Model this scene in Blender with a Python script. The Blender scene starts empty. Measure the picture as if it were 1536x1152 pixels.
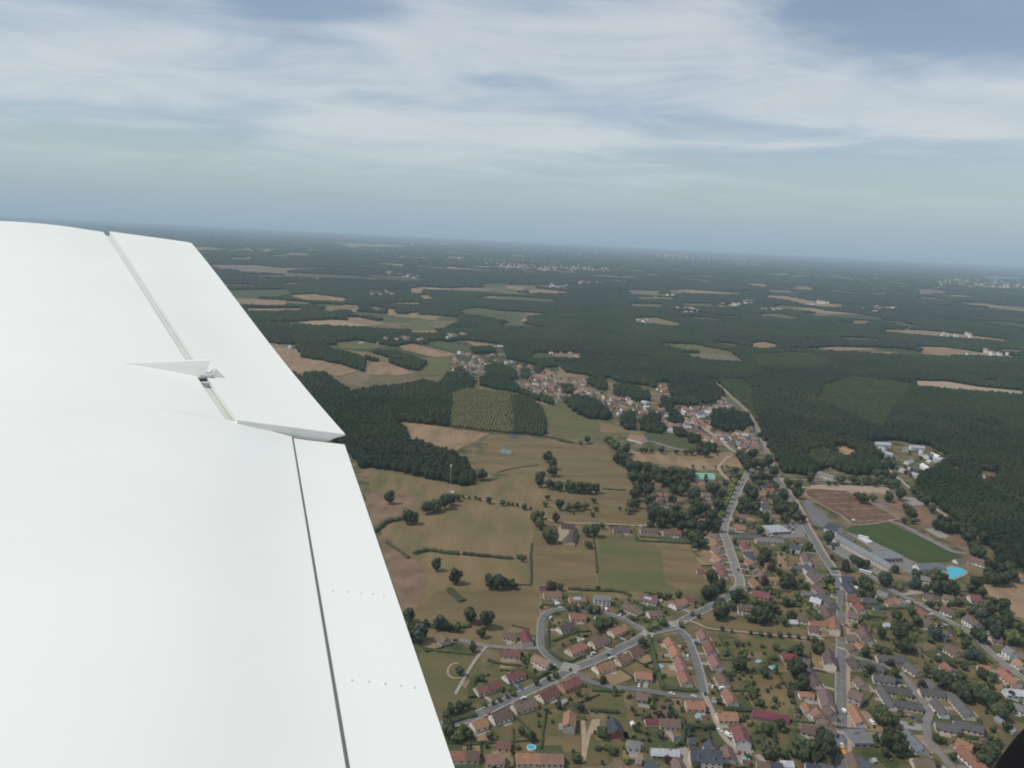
import bpy, math, random
import numpy as np
from mathutils import Vector, Matrix
random.seed(7); rng = np.random.default_rng(7)
scene = bpy.context.scene
COL = scene.collection
# ------------------------------------------------------------------ camera geometry
H = 320.0
HF = math.radians(65.0)
FPX = 768 / math.tan(HF / 2)
ROLL = math.atan2(76, 1536)
PITCH = math.atan2((576 - 355) * math.cos(ROLL), FPX)
Fv = np.array([0, math.cos(PITCH), -math.sin(PITCH)])
_U0 = np.array([0, math.sin(PITCH), math.cos(PITCH)])
_R0 = np.array([1.0, 0, 0])
Rv = _R0 * math.cos(ROLL) + _U0 * math.sin(ROLL)
Uv = -_R0 * math.sin(ROLL) + _U0 * math.cos(ROLL)
def ray(u, v): return Fv * FPX + Rv * (u - 768) + Uv * (576 - v)
def G(u, v, z=0.0):
    r = ray(u, v); t = (z - H) / r[2]
    return np.array([r[0] * t, r[1] * t])
def project(P):
    d = P - np.array([0, 0, H]); w = d @ Fv
    return 768 + FPX * (d @ Rv) / w, 576 - FPX * (d @ Uv) / w
CROP = {'F': (0, 0, 1), 'C1': (640, 960, 320/1536), 'C2': (960, 960, 290/1536), 'C3': (1230, 960, 306/1536),
        'C4': (780, 840, 300/1536), 'C5': (1040, 780, 300/1536), 'C6': (1260, 780, 276/1536), 'C7': (1160, 660, 376/1536),
        'C8': (920, 660, 260/1536), 'D1': (660, 480, 320/1536), 'D2': (900, 540, 280/1536), 'D3': (1180, 600, 356/1536),
        'D4': (500, 580, 320/1536), 'D5': (780, 620, 280/1344), 'D6': (540, 740, 320/1536), 'D7': (280, 330, 520/1536),
        'D8': (780, 330, 520/1536), 'E1': (1140, 280, 396/845)}
def px(c, x, y):
    a, b, s = CROP[c]; return a + x * s, b + y * s
def nums(t): return [float(k) for k in t.replace(',', ' ').split()]
def pts(c, t):
    n = nums(t); return [px(c, n[i], n[i + 1]) for i in range(0, len(n), 2)]
def gpts(c, t, z=0.0): return [G(u, v, z) for u, v in pts(c, t)]

# ------------------------------------------------------------------ helpers
def tag(o, label=None, cat=None, group=None, kind=None):
    if label: o['label'] = label
    if cat: o['category'] = cat
    if group: o['group'] = group
    if kind: o['kind'] = kind
    return o
def link(name, data, parent=None):
    o = bpy.data.objects.new(name, data); COL.objects.link(o)
    if parent: o.parent = parent
    return o
def empty(name, loc, rz=0.0):
    o = link(name, None); o.location = loc; o.rotation_euler = (0, 0, rz); o.empty_display_size = 1; return o
class MB:
    def __init__(s): s.v = []; s.f = []
    def poly(s, p):
        b = len(s.v); s.v += [tuple(q) for q in p]; s.f.append(tuple(range(b, b + len(p)))); return s
    def box(s, c, d, rz=0.0):
        x, y, z = c; a, b, h = d[0] / 2, d[1] / 2, d[2] / 2; ca, sa = math.cos(rz), math.sin(rz); k = len(s.v)
        for dz in (-h, h):
            for dx, dy in ((-a, -b), (a, -b), (a, b), (-a, b)):
                s.v.append((x + dx * ca - dy * sa, y + dx * sa + dy * ca, z + dz))
        s.f += [(k+3, k+2, k+1, k), (k+4, k+5, k+6, k+7), (k, k+1, k+5, k+4), (k+1, k+2, k+6, k+5), (k+2, k+3, k+7, k+6), (k+3, k, k+4, k+7)]
        return s
    def prism(s, prof, y0, y1, axis='y'):
        n = len(prof); k = len(s.v)
        for y in (y0, y1):
            for a, z in prof: s.v.append((a, y, z) if axis == 'y' else (y, a, z))
        s.f.append(tuple(range(k + n - 1, k - 1, -1))); s.f.append(tuple(range(k + n, k + 2 * n)))
        for i in range(n):
            j = (i + 1) % n; s.f.append((k + i, k + j, k + n + j, k + n + i))
        return s
    def tube(s, p, q, r0, r1=None, n=8):
        r1 = r0 if r1 is None else r1
        p, q = Vector(p), Vector(q); d = (q - p).normalized(); a = d.orthogonal().normalized(); b = d.cross(a); k = len(s.v)
        for c, r in ((p, r0), (q, r1)):
            for i in range(n):
                t = 2 * math.pi * i / n; s.v.append(tuple(c + a * (r * math.cos(t)) + b * (r * math.sin(t))))
        for i in range(n):
            j = (i + 1) % n; s.f.append((k + i, k + j, k + n + j, k + n + i))
        s.f.append(tuple(range(k + n - 1, k - 1, -1))); s.f.append(tuple(range(k + n, k + 2 * n)))
        return s
    def mesh(s, name, m, smooth=False):
        me = bpy.data.meshes.new(name); me.from_pydata(s.v, [], s.f); me.materials.append(m)
        if smooth: me.polygons.foreach_set('use_smooth', [True] * len(me.polygons))
        me.update(); return me
    def build(s, name, m, parent=None, smooth=False): return link(name, s.mesh(name, m, smooth), parent)
def np_mesh(name, V, Fc, m, smooth=False):
    V = np.asarray(V, np.float32); Fc = np.asarray(Fc, np.int32); n = Fc.shape[1]
    me = bpy.data.meshes.new(name); me.vertices.add(len(V)); me.vertices.foreach_set('co', V.ravel())
    me.loops.add(Fc.size); me.loops.foreach_set('vertex_index', Fc.ravel())
    me.polygons.add(len(Fc)); me.polygons.foreach_set('loop_start', np.arange(0, Fc.size, n, dtype=np.int32))
    me.materials.append(m); me.update(calc_edges=True); me.validate()
    if smooth: me.polygons.foreach_set('use_smooth', np.ones(len(me.polygons), bool))
    return me
def ordinal(n):
    a = ['', 'first', 'second', 'third', 'fourth', 'fifth', 'sixth', 'seventh', 'eighth', 'ninth', 'tenth', 'eleventh', 'twelfth',
         'thirteenth', 'fourteenth', 'fifteenth', 'sixteenth', 'seventeenth', 'eighteenth', 'nineteenth']
    if n < 20: return a[n]
    t = {2: 'twent', 3: 'thirt', 4: 'fort', 5: 'fift', 6: 'sixt'}[n // 10]
    return t + 'ieth' if n % 10 == 0 else t + 'y-' + a[n % 10]

# ------------------------------------------------------------------ materials
MATS = {}
def mat(name, col, rough=0.8, col2=None, scale=0.5, detail=4.0, rnd=0.0, spec=0.3, coat=0.0, col3=None, scale3=0.01, bump=0.0, trans=0.0, lo=0.35, hi=0.65, aspect=None):
    m = bpy.data.materials.new(name); m.use_nodes = True; nt = m.node_tree; N = nt.nodes; L = nt.links
    b = N['Principled BSDF']; b.inputs['Roughness'].default_value = rough; b.inputs['Specular IOR Level'].default_value = spec
    b.inputs['Coat Weight'].default_value = coat
    c4 = lambda c: (c[0], c[1], c[2], 1)
    rgb = N.new('ShaderNodeRGB'); rgb.outputs[0].default_value = c4(col); out = rgb.outputs[0]
    geo = N.new('ShaderNodeNewGeometry'); pos = geo.outputs['Position']
    if aspect:
        mp = N.new('ShaderNodeMapping'); mp.inputs['Rotation'].default_value[2] = aspect[0]; mp.inputs['Scale'].default_value = (aspect[1], aspect[2], 1)
        L.new(pos, mp.inputs[0]); pos = mp.outputs[0]
    def nz(sc, c, o, det=4.0, a=0.35, d=0.65):
        n = N.new('ShaderNodeTexNoise'); n.inputs['Scale'].default_value = sc; n.inputs['Detail'].default_value = det; n.inputs['Roughness'].default_value = 0.6
        L.new(pos, n.inputs['Vector'])
        r = N.new('ShaderNodeMapRange'); r.inputs[1].default_value = a; r.inputs[2].default_value = d
        L.new(n.outputs[0], r.inputs[0])
        x = N.new('ShaderNodeMix'); x.data_type = 'RGBA'; L.new(r.outputs[0], x.inputs['Factor']); L.new(o, x.inputs['A']); x.inputs['B'].default_value = c4(c)
        return x.outputs['Result'], n
    nn = None
    if col3: out, _ = nz(scale3, col3, out, 3.0)
    if col2: out, nn = nz(scale, col2, out, detail, lo, hi)
    if rnd:
        oi = N.new('ShaderNodeObjectInfo'); h = N.new('ShaderNodeHueSaturation')
        r = N.new('ShaderNodeMapRange'); r.inputs[3].default_value = 1 - rnd; r.inputs[4].default_value = 1 + rnd; L.new(oi.outputs['Random'], r.inputs[0]); L.new(r.outputs[0], h.inputs['Value'])
        mu = N.new('ShaderNodeMath'); mu.operation = 'MULTIPLY'; mu.inputs[1].default_value = 17.31; L.new(oi.outputs['Random'], mu.inputs[0])
        fr = N.new('ShaderNodeMath'); fr.operation = 'FRACT'; L.new(mu.outputs[0], fr.inputs[0])
        r2 = N.new('ShaderNodeMapRange'); r2.inputs[3].default_value = 0.5 - rnd * 0.08; r2.inputs[4].default_value = 0.5 + rnd * 0.08; L.new(fr.outputs[0], r2.inputs[0]); L.new(r2.outputs[0], h.inputs['Hue'])
        L.new(out, h.inputs['Color']); out = h.outputs[0]
    L.new(out, b.inputs['Base Color'])
    if bump and nn:
        bp = N.new('ShaderNodeBump'); bp.inputs['Strength'].default_value = bump; L.new(nn.outputs[0], bp.inputs['Height']); L.new(bp.outputs[0], b.inputs['Normal'])
    MATS[name] = m; return m
ROOF = {'or': ('orange', (.265, .140, .092)), 'rd': ('red', (.175, .075, .066)), 'rb': ('red-brown', (.165, .088, .072)), 'br': ('brown', (.145, .100, .080)),
        'db': ('dark-brown', (.085, .065, .06)), 'pk': ('pinkish', (.215, .125, .100)), 'sl': ('slate', (.065, .075, .095)), 'gr': ('grey', (.17, .165, .165)),
        'lg': ('pale-grey', (.38, .39, .41)), 'bl': ('blue-grey', (.18, .195, .21)), 'mv': ('mauve', (.145, .100, .098)), 'dg': ('dark-grey', (.10, .095, .095)),
        'gn': ('mint-green', (.22, .42, .32)), 'tq': ('turquoise', (.10, .22, .22)), 'ba': ('dark-blue', (.06, .11, .17)), 'wh': ('white', (.7, .7, .7)), 'mg': ('crimson', (.19, .052, .062))}
for k, (w, c) in ROOF.items():
    c = tuple(q * 1.1 for q in c); mat('roof_' + k, c, .85, tuple(q * .66 for q in c), 1.1, 6, .2, .2, col3=tuple(q * 1.25 for q in c), scale3=.25)
WALL = {'c': (.72, .62, .51), 'w': (.75, .73, .69), 'g': (.40, .375, .34), 'o': (.55, .36, .22), 's': (.52, .44, .35), 'b': (.35, .12, .1)}
for k, c in WALL.items(): mat('wall_' + k, c, .9, tuple(q * .85 for q in c), .8, 5, .10, .2)
mat('window_glass', (.03, .035, .04), .15, spec=.5)
mat('shutter', (.35, .28, .2), .7, rnd=.4)
mat('brick_chimney', (.3, .17, .12), .9, (.2, .12, .1), 2)
mat('white_paint', (.870, .872, .815), .36, (.835, .842, .785), 1.1, 8, 0, .35, col3=(.875, .862, .80), scale3=.6)
mat('gap_shade_paint', (.66, .665, .645), .6, (.61, .615, .60), 5, 4)  # duller than the wing's white: the hinge gap's shade is put into the colour
mat('bare_metal', (.45, .45, .44), .4)
mat('black_rubber', (.006, .006, .007), .85, spec=.1)
mat('asphalt', (.145, .14, .135), .9, (.115, .112, .11), .15, 5, col3=(.17, .165, .155), scale3=.03)
mat('pale_asphalt', (.21, .195, .175), .9, (.16, .15, .14), .12, 5)
mat('paving', (.34, .29, .235), .9, (.27, .235, .195), .4, 5)
mat('pink_paving', (.36, .255, .19), .9, (.30, .22, .17), .4, 5)
mat('sand', (.36, .275, .19), .95, (.27, .205, .14), .15, 6)
mat('concrete', (.30, .28, .25), .9, (.22, .205, .185), .2, 5)
mat('road_paint', (.6, .6, .57), .7, (.4, .4, .38), .8)
mat('pool_water', (.05, .42, .55), .12, (.04, .36, .50), .8)
mat('hedge', (.036, .048, .02), .9, (.062, .075, .03), .9, 5, .25, bump=.6)
mat('trunk_bark', (.09, .065, .045), .95, (.06, .045, .03), 3)
def leafmat(name, a, b): mat(name, a, .75, b, .35, 4, .28, .25)
leafmat('leaf_dark', (.032, .044, .021), (.062, .076, .031))
leafmat('leaf_mid', (.062, .080, .029), (.108, .124, .046))
leafmat('leaf_light', (.105, .130, .034), (.15, .17, .05))
leafmat('leaf_blue', (.038, .058, .042), (.065, .085, .06))
leafmat('leaf_purple', (.034, .018, .020), (.055, .028, .028))
mat('forest_leaf', (.014, .024, .015), .9, (.026, .038, .019), .018, 7, 0, .1, col3=(.050, .056, .025), scale3=.0042)
mat('pine_leaf', (.018, .033, .014), .9, (.028, .045, .017), .02, 6, 0, .1, col3=(.050, .058, .022), scale3=.005)
mat('scrub_leaf', (.046, .064, .024), .9, (.036, .052, .02), .03, 5, 0, .1, col3=(.062, .070, .028), scale3=.008)
mat('young_leaf', (.135, .13, .052), .9, (.11, .108, .045), .05, 5)
def fieldmat(name, a, b, c, asp=None): mat(name, a, .95, tuple(q * .88 for q in b), .045, 9, 0, .1, col3=tuple(q * 1.06 for q in c), scale3=.011, aspect=asp, lo=.38, hi=.62)
fieldmat('tan_field', (.26, .175, .105), (.215, .150, .085), (.29, .20, .125), (.5, 1, .25))
fieldmat('brown_field', (.200, .136, .076), (.150, .112, .056), (.155, .132, .064), (1.1, .22, 1))
fieldmat('pink_field', (.20, .125, .085), (.165, .11, .072), (.215, .15, .1))
fieldmat('olive_field', (.160, .125, .058), (.235, .165, .092), (.098, .098, .040), (.35, 1, .22))
fieldmat('green_field', (.100, .104, .042), (.150, .125, .060), (.078, .094, .035), (1.45, .25, 1))
fieldmat('lush_field', (.064, .080, .035), (.085, .092, .042), (.058, .074, .034))
fieldmat('football_grass', (.042, .070, .020), (.052, .078, .026), (.058, .078, .030), (.9, 1, .3))
fieldmat('dirt_field', (.155, .085, .06), (.125, .074, .052), (.17, .098, .07))
fieldmat('garden_grass', (.10, .105, .042), (.15, .115, .06), (.075, .088, .034))
fieldmat('plough_field', (.175, .145, .115), (.14, .118, .09), (.19, .16, .13), (.2, 1, .1))
mat('car_white', (.78, .78, .78), .25, coat=.5); mat('car_dark', (.03, .032, .04), .25, coat=.5); mat('car_silver', (.4, .41, .42), .3, coat=.5)
mat('car_red', (.3, .03, .03), .25, coat=.5); mat('car_blue', (.03, .10, .28), .25, coat=.5); mat('car_orange', (.65, .27, .02), .3, coat=.4)
mat('tyre', (.02, .02, .02), .9)
mat('solar_panel', (.30, .42, .55), .15, spec=.6)

# ground sheet: dry meadow, gardens and far farmland in one procedural material
gm = bpy.data.materials.new('ground_cover'); gm.use_nodes = True
N = gm.node_tree.nodes; L = gm.node_tree.links; bs = N['Principled BSDF']; bs.inputs['Roughness'].default_value = .95; bs.inputs['Specular IOR Level'].default_value = .1
geo = N.new('ShaderNodeNewGeometry')
def gnoise(sc, det=5): 
    n = N.new('ShaderNodeTexNoise'); n.inputs['Scale'].default_value = sc; n.inputs['Detail'].default_value = det; L.new(geo.outputs['Position'], n.inputs['Vector']); return n.outputs[0]
def gramp(sock, stops):
    r = N.new('ShaderNodeValToRGB'); e = r.color_ramp.elements
    e[0].position, e[0].color = stops[0][0], (*stops[0][1], 1); e[1].position, e[1].color = stops[-1][0], (*stops[-1][1], 1)
    for p, c in stops[1:-1]: q = e.new(p); q.color = (*c, 1)
    L.new(sock, r.inputs[0]); return r.outputs[0]
near0 = gramp(gnoise(.05, 8), [(.34, (.050, .060, .026)), (.45, (.092, .090, .042)), (.55, (.150, .115, .066)), (.68, (.215, .155, .10))])
nf = N.new('ShaderNodeMix'); nf.data_type = 'RGBA'; nf.blend_type = 'MULTIPLY'; nf.inputs['Factor'].default_value = 1; L.new(near0, nf.inputs['A']); L.new(gramp(gnoise(.6, 4), [(.3, (.72, .74, .7)), (.7, (1.22, 1.2, 1.2))]), nf.inputs['B']); near = nf.outputs['Result']
vor = N.new('ShaderNodeTexVoronoi'); vor.inputs['Scale'].default_value = .0035; L.new(geo.outputs['Position'], vor.inputs['Vector'])
sepc = N.new('ShaderNodeSeparateColor'); L.new(vor.outputs['Color'], sepc.inputs[0])
far = gramp(sepc.outputs[0], [(.0, (.05, .06, .03)), (.35, (.09, .095, .045)), (.6, (.15, .12, .07)), (.85, (.24, .175, .115)), (1.0, (.30, .22, .15))])
sx = N.new('ShaderNodeSeparateXYZ'); L.new(geo.outputs['Position'], sx.inputs[0])
mr = N.new('ShaderNodeMapRange'); mr.inputs[1].default_value = 1500; mr.inputs[2].default_value = 1900; L.new(sx.outputs[1], mr.inputs[0])
mx = N.new('ShaderNodeMix'); mx.data_type = 'RGBA'; L.new(mr.outputs[0], mx.inputs['Factor']); L.new(near, mx.inputs['A']); L.new(far, mx.inputs['B'])
L.new(mx.outputs['Result'], bs.inputs['Base Color'])
def grid_mesh(xs, ys, z, m, name):
    X, Y = np.meshgrid(xs, ys); V = np.stack([X.ravel(), Y.ravel(), np.full(X.size, z)], 1); a = len(xs)
    F_ = [(j * a + i, j * a + i + 1, (j + 1) * a + i + 1, (j + 1) * a + i) for j in range(len(ys) - 1) for i in range(a - 1)]
    return np_mesh(name, V, F_, m)
gx = np.concatenate([-np.geomspace(42000, 400, 14), np.linspace(-250, 900, 8), np.geomspace(1100, 42000, 14)])
gy = np.concatenate([[-3000, -800, -100], np.linspace(200, 1700, 8), np.geomspace(2000, 58000, 16)])
tag(link('ground', grid_mesh(gx, gy, 0, gm, 'ground')), kind='structure')
# ------------------------------------------------------------------ fields, lawns, roads
FIELDS = []      # pixel polygons that keep the woods off
_z = [0.05]
def sheet(name, crop, t, m, keep=True, far=0.0):
    P = pts(crop, t)
    if keep: FIELDS.append(P)
    _z[0] += .006; z = _z[0] + far
    MB().poly([(*G(u, v, z), z) for u, v in P]).build(name, MATS[m])
    o = bpy.data.objects[-1] if False else COL.objects[-1]
    n = o.data.polygons[0].normal
    if n.z < 0: o.data.flip_normals()
    return tag(o, kind='structure')
for name, c, m, t in [
    # meadows of the middle ground
    ('meadow', 'F', 'olive_field', '548,700 700,730 830,700 960,705 975,790 1065,830 1060,890 960,900 820,890 820,970 620,960 585,850'),
    ('meadow', 'D5', 'brown_field', '-180,150 40,165 215,190 370,218 420,240 600,215 640,260 690,350 790,440 845,545 600,545 200,500 120,470 100,410 -40,440 -240,430 -330,380'),
    ('field', 'D4', 'tan_field', '415,262 590,260 800,295 1130,335 850,475 720,455 545,410 525,310'),
    ('meadow', 'D1', 'green_field', '780,560 890,600 960,650 1180,710 1290,760 1420,800 1330,830 1200,840 1080,860 820,850 780,760 760,640'),
    ('meadow', 'D2', 'lush_field', '350,600 520,585 690,640 790,735 640,725 400,670 380,630'),
    ('meadow', 'D2', 'olive_field', '0,510 190,560 350,600 380,640 250,600 120,600 0,590'),
    ('field', 'C8', 'tan_field', '165,105 480,112 1050,130 1080,150 1165,215 1150,250 930,262 720,262 560,225 330,205 190,190'),
    ('field', 'D5', 'brown_field', '240,590 620,560 760,560 860,590 910,690 915,790 640,790 300,770 200,740'),
    ('meadow', 'D6', 'olive_field', '640,110 740,55 930,75 1100,100 1230,120 1240,210 1300,370 1230,440 1120,460 700,430 510,400 380,430 330,330 460,230 480,160'),
    ('field', 'D6', 'pink_field', '40,0 330,0 420,60 300,170 120,260 90,250'),
    ('field', 'D6', 'pink_field', '130,300 200,320 400,480 480,570 470,700 400,830 290,800 200,540'),
    ('meadow', 'D6', 'olive_field', '410,460 720,450 1120,480 1240,480 1230,660 880,655 780,640 520,570'),
    ('meadow', 'D6', 'brown_field', '560,700 880,690 1230,680 1290,720 1285,960 1150,960 700,940 450,930 400,840'),
    ('field', 'C4', 'brown_field', '100,-260 560,-220 580,0 580,210 340,215 170,180 95,200 90,-60'),
    ('field', 'C4', 'green_field', '600,-190 900,-190 1000,-130 1300,0 1380,160 1400,270 1250,275 1060,250 760,235 600,215'),
    ('field', 'C5', 'brown_field', '-250,190 -20,235 60,330 90,520 40,555 -120,530 -220,480'),
    ('pasture', 'C1', 'green_field', '-40,80 330,110 400,150 350,260 300,420 200,520 90,570 20,450 -80,200'),
    ('garden_plot', 'C1', 'brown_field', '868,535 975,560 1070,660 1110,690 1105,820 825,805 835,680'),
    ('garden_plot', 'C1', 'garden_grass', '1150,390 1420,380 1425,530 1180,520 1130,470'),
    ('garden_plot', 'C1', 'garden_grass', '1160,730 1300,720 1310,900 1140,900'),
    ('garden_plot', 'C1', 'garden_grass', '660,560 860,520 830,690 700,700 500,700'),
    ('garden_plot', 'C4', 'brown_field', '1290,440 1480,380 1560,400 1560,520 1430,500'),
    ('field', 'C5', 'brown_field', '60,745 400,770 690,790 880,820 880,890 760,885 500,860 250,840 120,815'),
    ('garden_plot', 'C5', 'tan_field', '640,240 760,250 740,380 650,370'),
    ('garden_plot', 'C5', 'brown_field', '660,670 900,670 920,740 720,740'),
    ('garden_plot', 'C5', 'brown_field', '600,530 800,560 810,640 660,640 590,580'),
    ('allotment', 'C2', 'brown_field', '680,190 780,280 1000,280 1180,250 1250,400 1250,620 1190,600 900,530 850,480 780,400'),
    ('allotment', 'C2', 'garden_grass', '600,-10 1150,-10 1420,40 1420,130 1100,110 850,80 620,80'),
    ('allotment', 'C2', 'garden_grass', '1050,740 1170,740 1190,880 1080,880'),
    ('field', 'C6', 'tan_field', '1200,535 1560,540 1560,830 1440,800 1400,700 1260,640 1210,600'),
    ('garden_plot', 'C6', 'garden_grass', '420,740 580,760 560,840 430,820'),
    ('garden_plot', 'C6', 'olive_field', '760,680 1000,700 1250,740 1240,780 980,770 860,720'),
    ('garden_plot', 'C3', 'brown_field', '1170,420 1240,440 1310,600 1330,700 1230,690 1180,560'),
    ('garden_plot', 'C3', 'garden_grass', '830,450 940,460 1010,560 960,580 870,560'),
    ('garden_plot', 'C3', 'garden_grass', '1060,100 1180,130 1190,180 960,150'),
    ('lawn', 'C4', 'lush_field', '560,420 740,450 720,500 620,510 560,480'),
    ('lawn', 'C4', 'garden_grass', '240,580 400,590 500,620 350,680 330,760 230,690'),
    # sports grounds
    ('bare_pitch', 'C7', 'dirt_field', '205,310 425,312 520,365 760,490 520,522 400,450 220,360'),
    ('gravel_ground', 'C7', 'pink_paving', '240,272 700,285 720,320 500,330 420,305 200,302'),
    ('dry_ground', 'C7', 'pink_field', '500,330 720,320 840,350 960,430 1080,540 1190,600 1195,690 900,540 760,490 700,440 520,365'),
    ('football_field', 'C7', 'football_grass', '455,540 530,512 705,504 1150,712 1100,738 900,752 800,715 640,630 540,580'),
    ('car_park', 'C7', 'asphalt', '165,360 205,362 330,470 360,500 330,540 250,520'),
    ('car_park', 'C7', 'pale_asphalt', '310,620 400,600 560,700 690,780 640,830 590,800 480,745'),
    ('school_yard', 'C7', 'pale_asphalt', '440,560 560,600 760,690 880,760 850,830 760,780 700,740 560,640'),
    ('tennis_court', 'C7', 'concrete', '930,545 985,540 1075,585 1060,602 1010,598'),
    ('parking_lot', 'C7', 'pale_asphalt', '590,372 635,372 700,410 670,415'),
    ('parking_lot', 'C7', 'concrete', '770,355 860,350 930,400 850,400'),
    ('meadow', 'C6', 'olive_field', '860,375 1080,345 1210,400 1215,510 1180,500 1050,430'),
    ('dirt_yard', 'C6', 'paving', '260,490 330,500 450,590 700,580 1000,620 1010,650 700,615 520,630 440,610'),
    ('car_yard', 'C5', 'pale_asphalt', '545,110 560,90 720,20 850,20 860,130 700,140'),
    ('yard', 'C3', 'concrete', '545,530 640,560 760,600 840,600 820,690 730,680 620,665 600,610'),
    ('yard', 'C3', 'pale_asphalt', '340,690 480,700 440,760 380,760'),
    ('yard', 'C2', 'pink_paving', '330,890 390,850 380,1030 350,1040'),
    ('yard', 'C2', 'paving', '730,860 890,870 880,940 770,930'),
    ('dirt_track', 'C1', 'sand', '1110,580 1140,580 1150,680 1190,570 1250,570 1240,640 1180,690 1140,880 1115,880 1115,690'),
    ('bare_patch', 'D1', 'tan_field', '705,370 760,350 880,380 830,395 700,405'),
    ('farm_field', 'D1', 'brown_field', '880,405 1060,405 1060,440 930,440'),
    ('farm_yard', 'D5', 'sand', '290,805 370,820 340,880 290,925 260,900 270,840'),
    ('meadow', 'F', 'olive_field', '100,625 380,605 500,700 545,860 300,900 120,800'), ('field', 'F', 'tan_field', '-300,650 90,625 112,800 -150,900'),
    ('field', 'F', 'brown_field', '305,920 560,880 600,965 640,1150 330,1160'), ('meadow', 'F', 'green_field', '-150,920 112,815 292,910 322,1160 -150,1180'),
    # farmland further off
    ]: sheet(name, c, t, m)
for m, c, t in [
    ('tan_field', 'D7', '385,572 490,575 520,622 680,640 760,668 690,690 440,690'), ('tan_field', 'D7', '785,632 880,628 1010,678 930,690 800,685'),
    ('lush_field', 'D7', '1055,545 1120,535 1310,575 1265,592 1180,582'), ('tan_field', 'D7', '940,558 1000,548 1200,595 1110,612 960,575'),
    ('green_field', 'D7', '650,545 770,535 900,560 800,572 690,570'), ('olive_field', 'D7', '560,565 800,585 1000,640 880,632 720,600'),
    ('tan_field', 'D7', '1228,535 1330,545 1410,562 1290,566'), ('green_field', 'D7', '1040,610 1190,600 1190,690 1010,690 1060,640'),
    ('tan_field', 'D7', '190,348 440,355 445,388 225,382'), ('tan_field', 'D7', '430,335 560,328 715,348 700,368 520,362'),
    ('lush_field', 'D7', '150,312 440,308 470,330 380,350 170,335'), ('plough_field', 'D7', '90,198 300,200 420,212 770,212 500,222 420,240 140,220'),
    ('tan_field', 'D7', '250,392 505,392 515,410 270,412'), ('tan_field', 'D7', '690,432 760,432 880,456 800,462 710,450'),
    ('green_field', 'D7', '925,462 1090,465 1110,490 990,490'), ('tan_field', 'D7', '990,490 1110,490 1130,510 985,512'),
    ('tan_field', 'D7', '985,300 1050,308 1045,332 995,330'), ('tan_field', 'D7', '1025,335 1075,333 1095,355 1050,360'),
    ('olive_field', 'D7', '580,402 700,375 790,380 640,415'), ('tan_field', 'D7', '880,368 1050,366 1030,380 890,378'),
    ('plough_field', 'D7', '640,100 970,112 960,122 720,120'), ('plough_field', 'D7', '420,280 500,278 500,290 430,290'), ('plough_field', 'D7', '160,285 310,288 300,298 170,296'),
    ('green_field', 'D7', '790,380 900,395 840,410'), ('tan_field', 'D7', '885,395 930,395 925,420 895,425'), ('tan_field', 'D7', '985,415 1030,408 1035,435 990,435'),
    ('green_field', 'D7', '980,445 1060,440 1080,460 990,460'), ('tan_field', 'D7', '1410,292 1500,298 1490,312 1420,305'),
    ('tan_field', 'D8', '20,312 110,308 230,322 220,330 40,330'), ('plough_field', 'D8', '80,290 190,288 215,300 90,302'),
    ('tan_field', 'D8', '650,312 740,308 985,325 975,335 760,330'), ('tan_field', 'D8', '1078,334 1170,336 1290,358 1430,380 1410,392 1300,388 1200,362 1090,345'),
    ('plough_field', 'D8', '470,315 625,315 615,328 490,330'), ('olive_field', 'D8', '490,340 700,345 690,358 520,355'),
    ('green_field', 'D8', '595,548 770,552 940,585 950,602 800,592 690,580'), ('plough_field', 'D8', '705,594 800,592 955,602 1000,640 860,634 760,618'),
    ('tan_field', 'D8', '1010,548 1080,540 1145,555 1130,572 1060,580'), ('olive_field', 'D8', '500,436 600,432 720,462 700,476 600,470 510,460'),
    ('green_field', 'D8', '710,370 850,372 860,388 730,385'), ('green_field', 'D8', '1050,418 1140,415 1250,435 1200,446 1070,432'),
    ('tan_field', 'D8', '900,375 960,372 980,388 910,390'), ('lush_field', 'D8', '1140,265 1200,270 1180,280'), ('olive_field', 'D8', '430,250 520,248 520,258 440,258'),
    ('green_field', 'D8', '700,252 850,270 830,278 720,262'), ('plough_field', 'D8', '1060,292 1100,292 1090,302 1060,300'), ('green_field', 'D8', '480,370 640,375 620,395 500,390'),
    ('tan_field', 'E1', '395,458 520,460 640,472 800,492 780,500 640,490 400,470'), ('tan_field', 'E1', '505,512 600,515 700,530 835,545 820,552 640,545 520,535'),
    ('sand', 'E1', '490,621 600,624 700,641 845,655 840,677 690,664 500,646'), ('plough_field', 'E1', '500,330 600,335 590,345 510,342'), ('olive_field', 'E1', '290,428 360,430 350,440 300,440'),
    ('tan_field', 'E1', '250,485 330,486 320,495 260,494'), ('tan_field', 'E1', '340,530 430,530 430,542 350,540'), ('plough_field', 'E1', '700,285 845,290 845,298 720,296'),
    ('tan_field', 'E1', '385,385 450,382 440,395 400,395'), ('tan_field', 'E1', '705,620 760,622 750,632 715,630'), ('olive_field', 'E1', '760,520 845,525 845,538 780,535')]:
    sheet('farm_field', c, t, m, True, .5)
for c, t in [  # gardens and village ground: no woods there
    ('F', '655,525 700,520 800,560 880,555 960,585 1000,600 1060,605 1090,600 1150,680 1165,712 1100,720 1020,690 940,640 830,610 720,580'),
    ('D3', '490,275 700,262 780,280 900,292 1060,370 1010,425 950,470 870,500 830,580 760,520 640,400 560,340'),
    ('C7', '0,190 60,270 240,240 420,230 700,200 860,330 1000,480 1080,540 1200,560 1330,740 1300,880 0,900'), ('D3', '270,320 350,290 460,330 450,375 360,370'),
    ('D3', '1040,430 1110,425 1120,470 1060,480'), ('D3', '1210,500 1260,460 1370,470 1360,520 1260,545'), ('C6', '1430,400 1560,400 1560,560 1430,540'),
    ('D1', '660,240 1020,240 1020,290 860,290 660,300'), ('D2', '460,180 570,190 580,300 460,290')]: FIELDS.append(pts(c, t))

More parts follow.
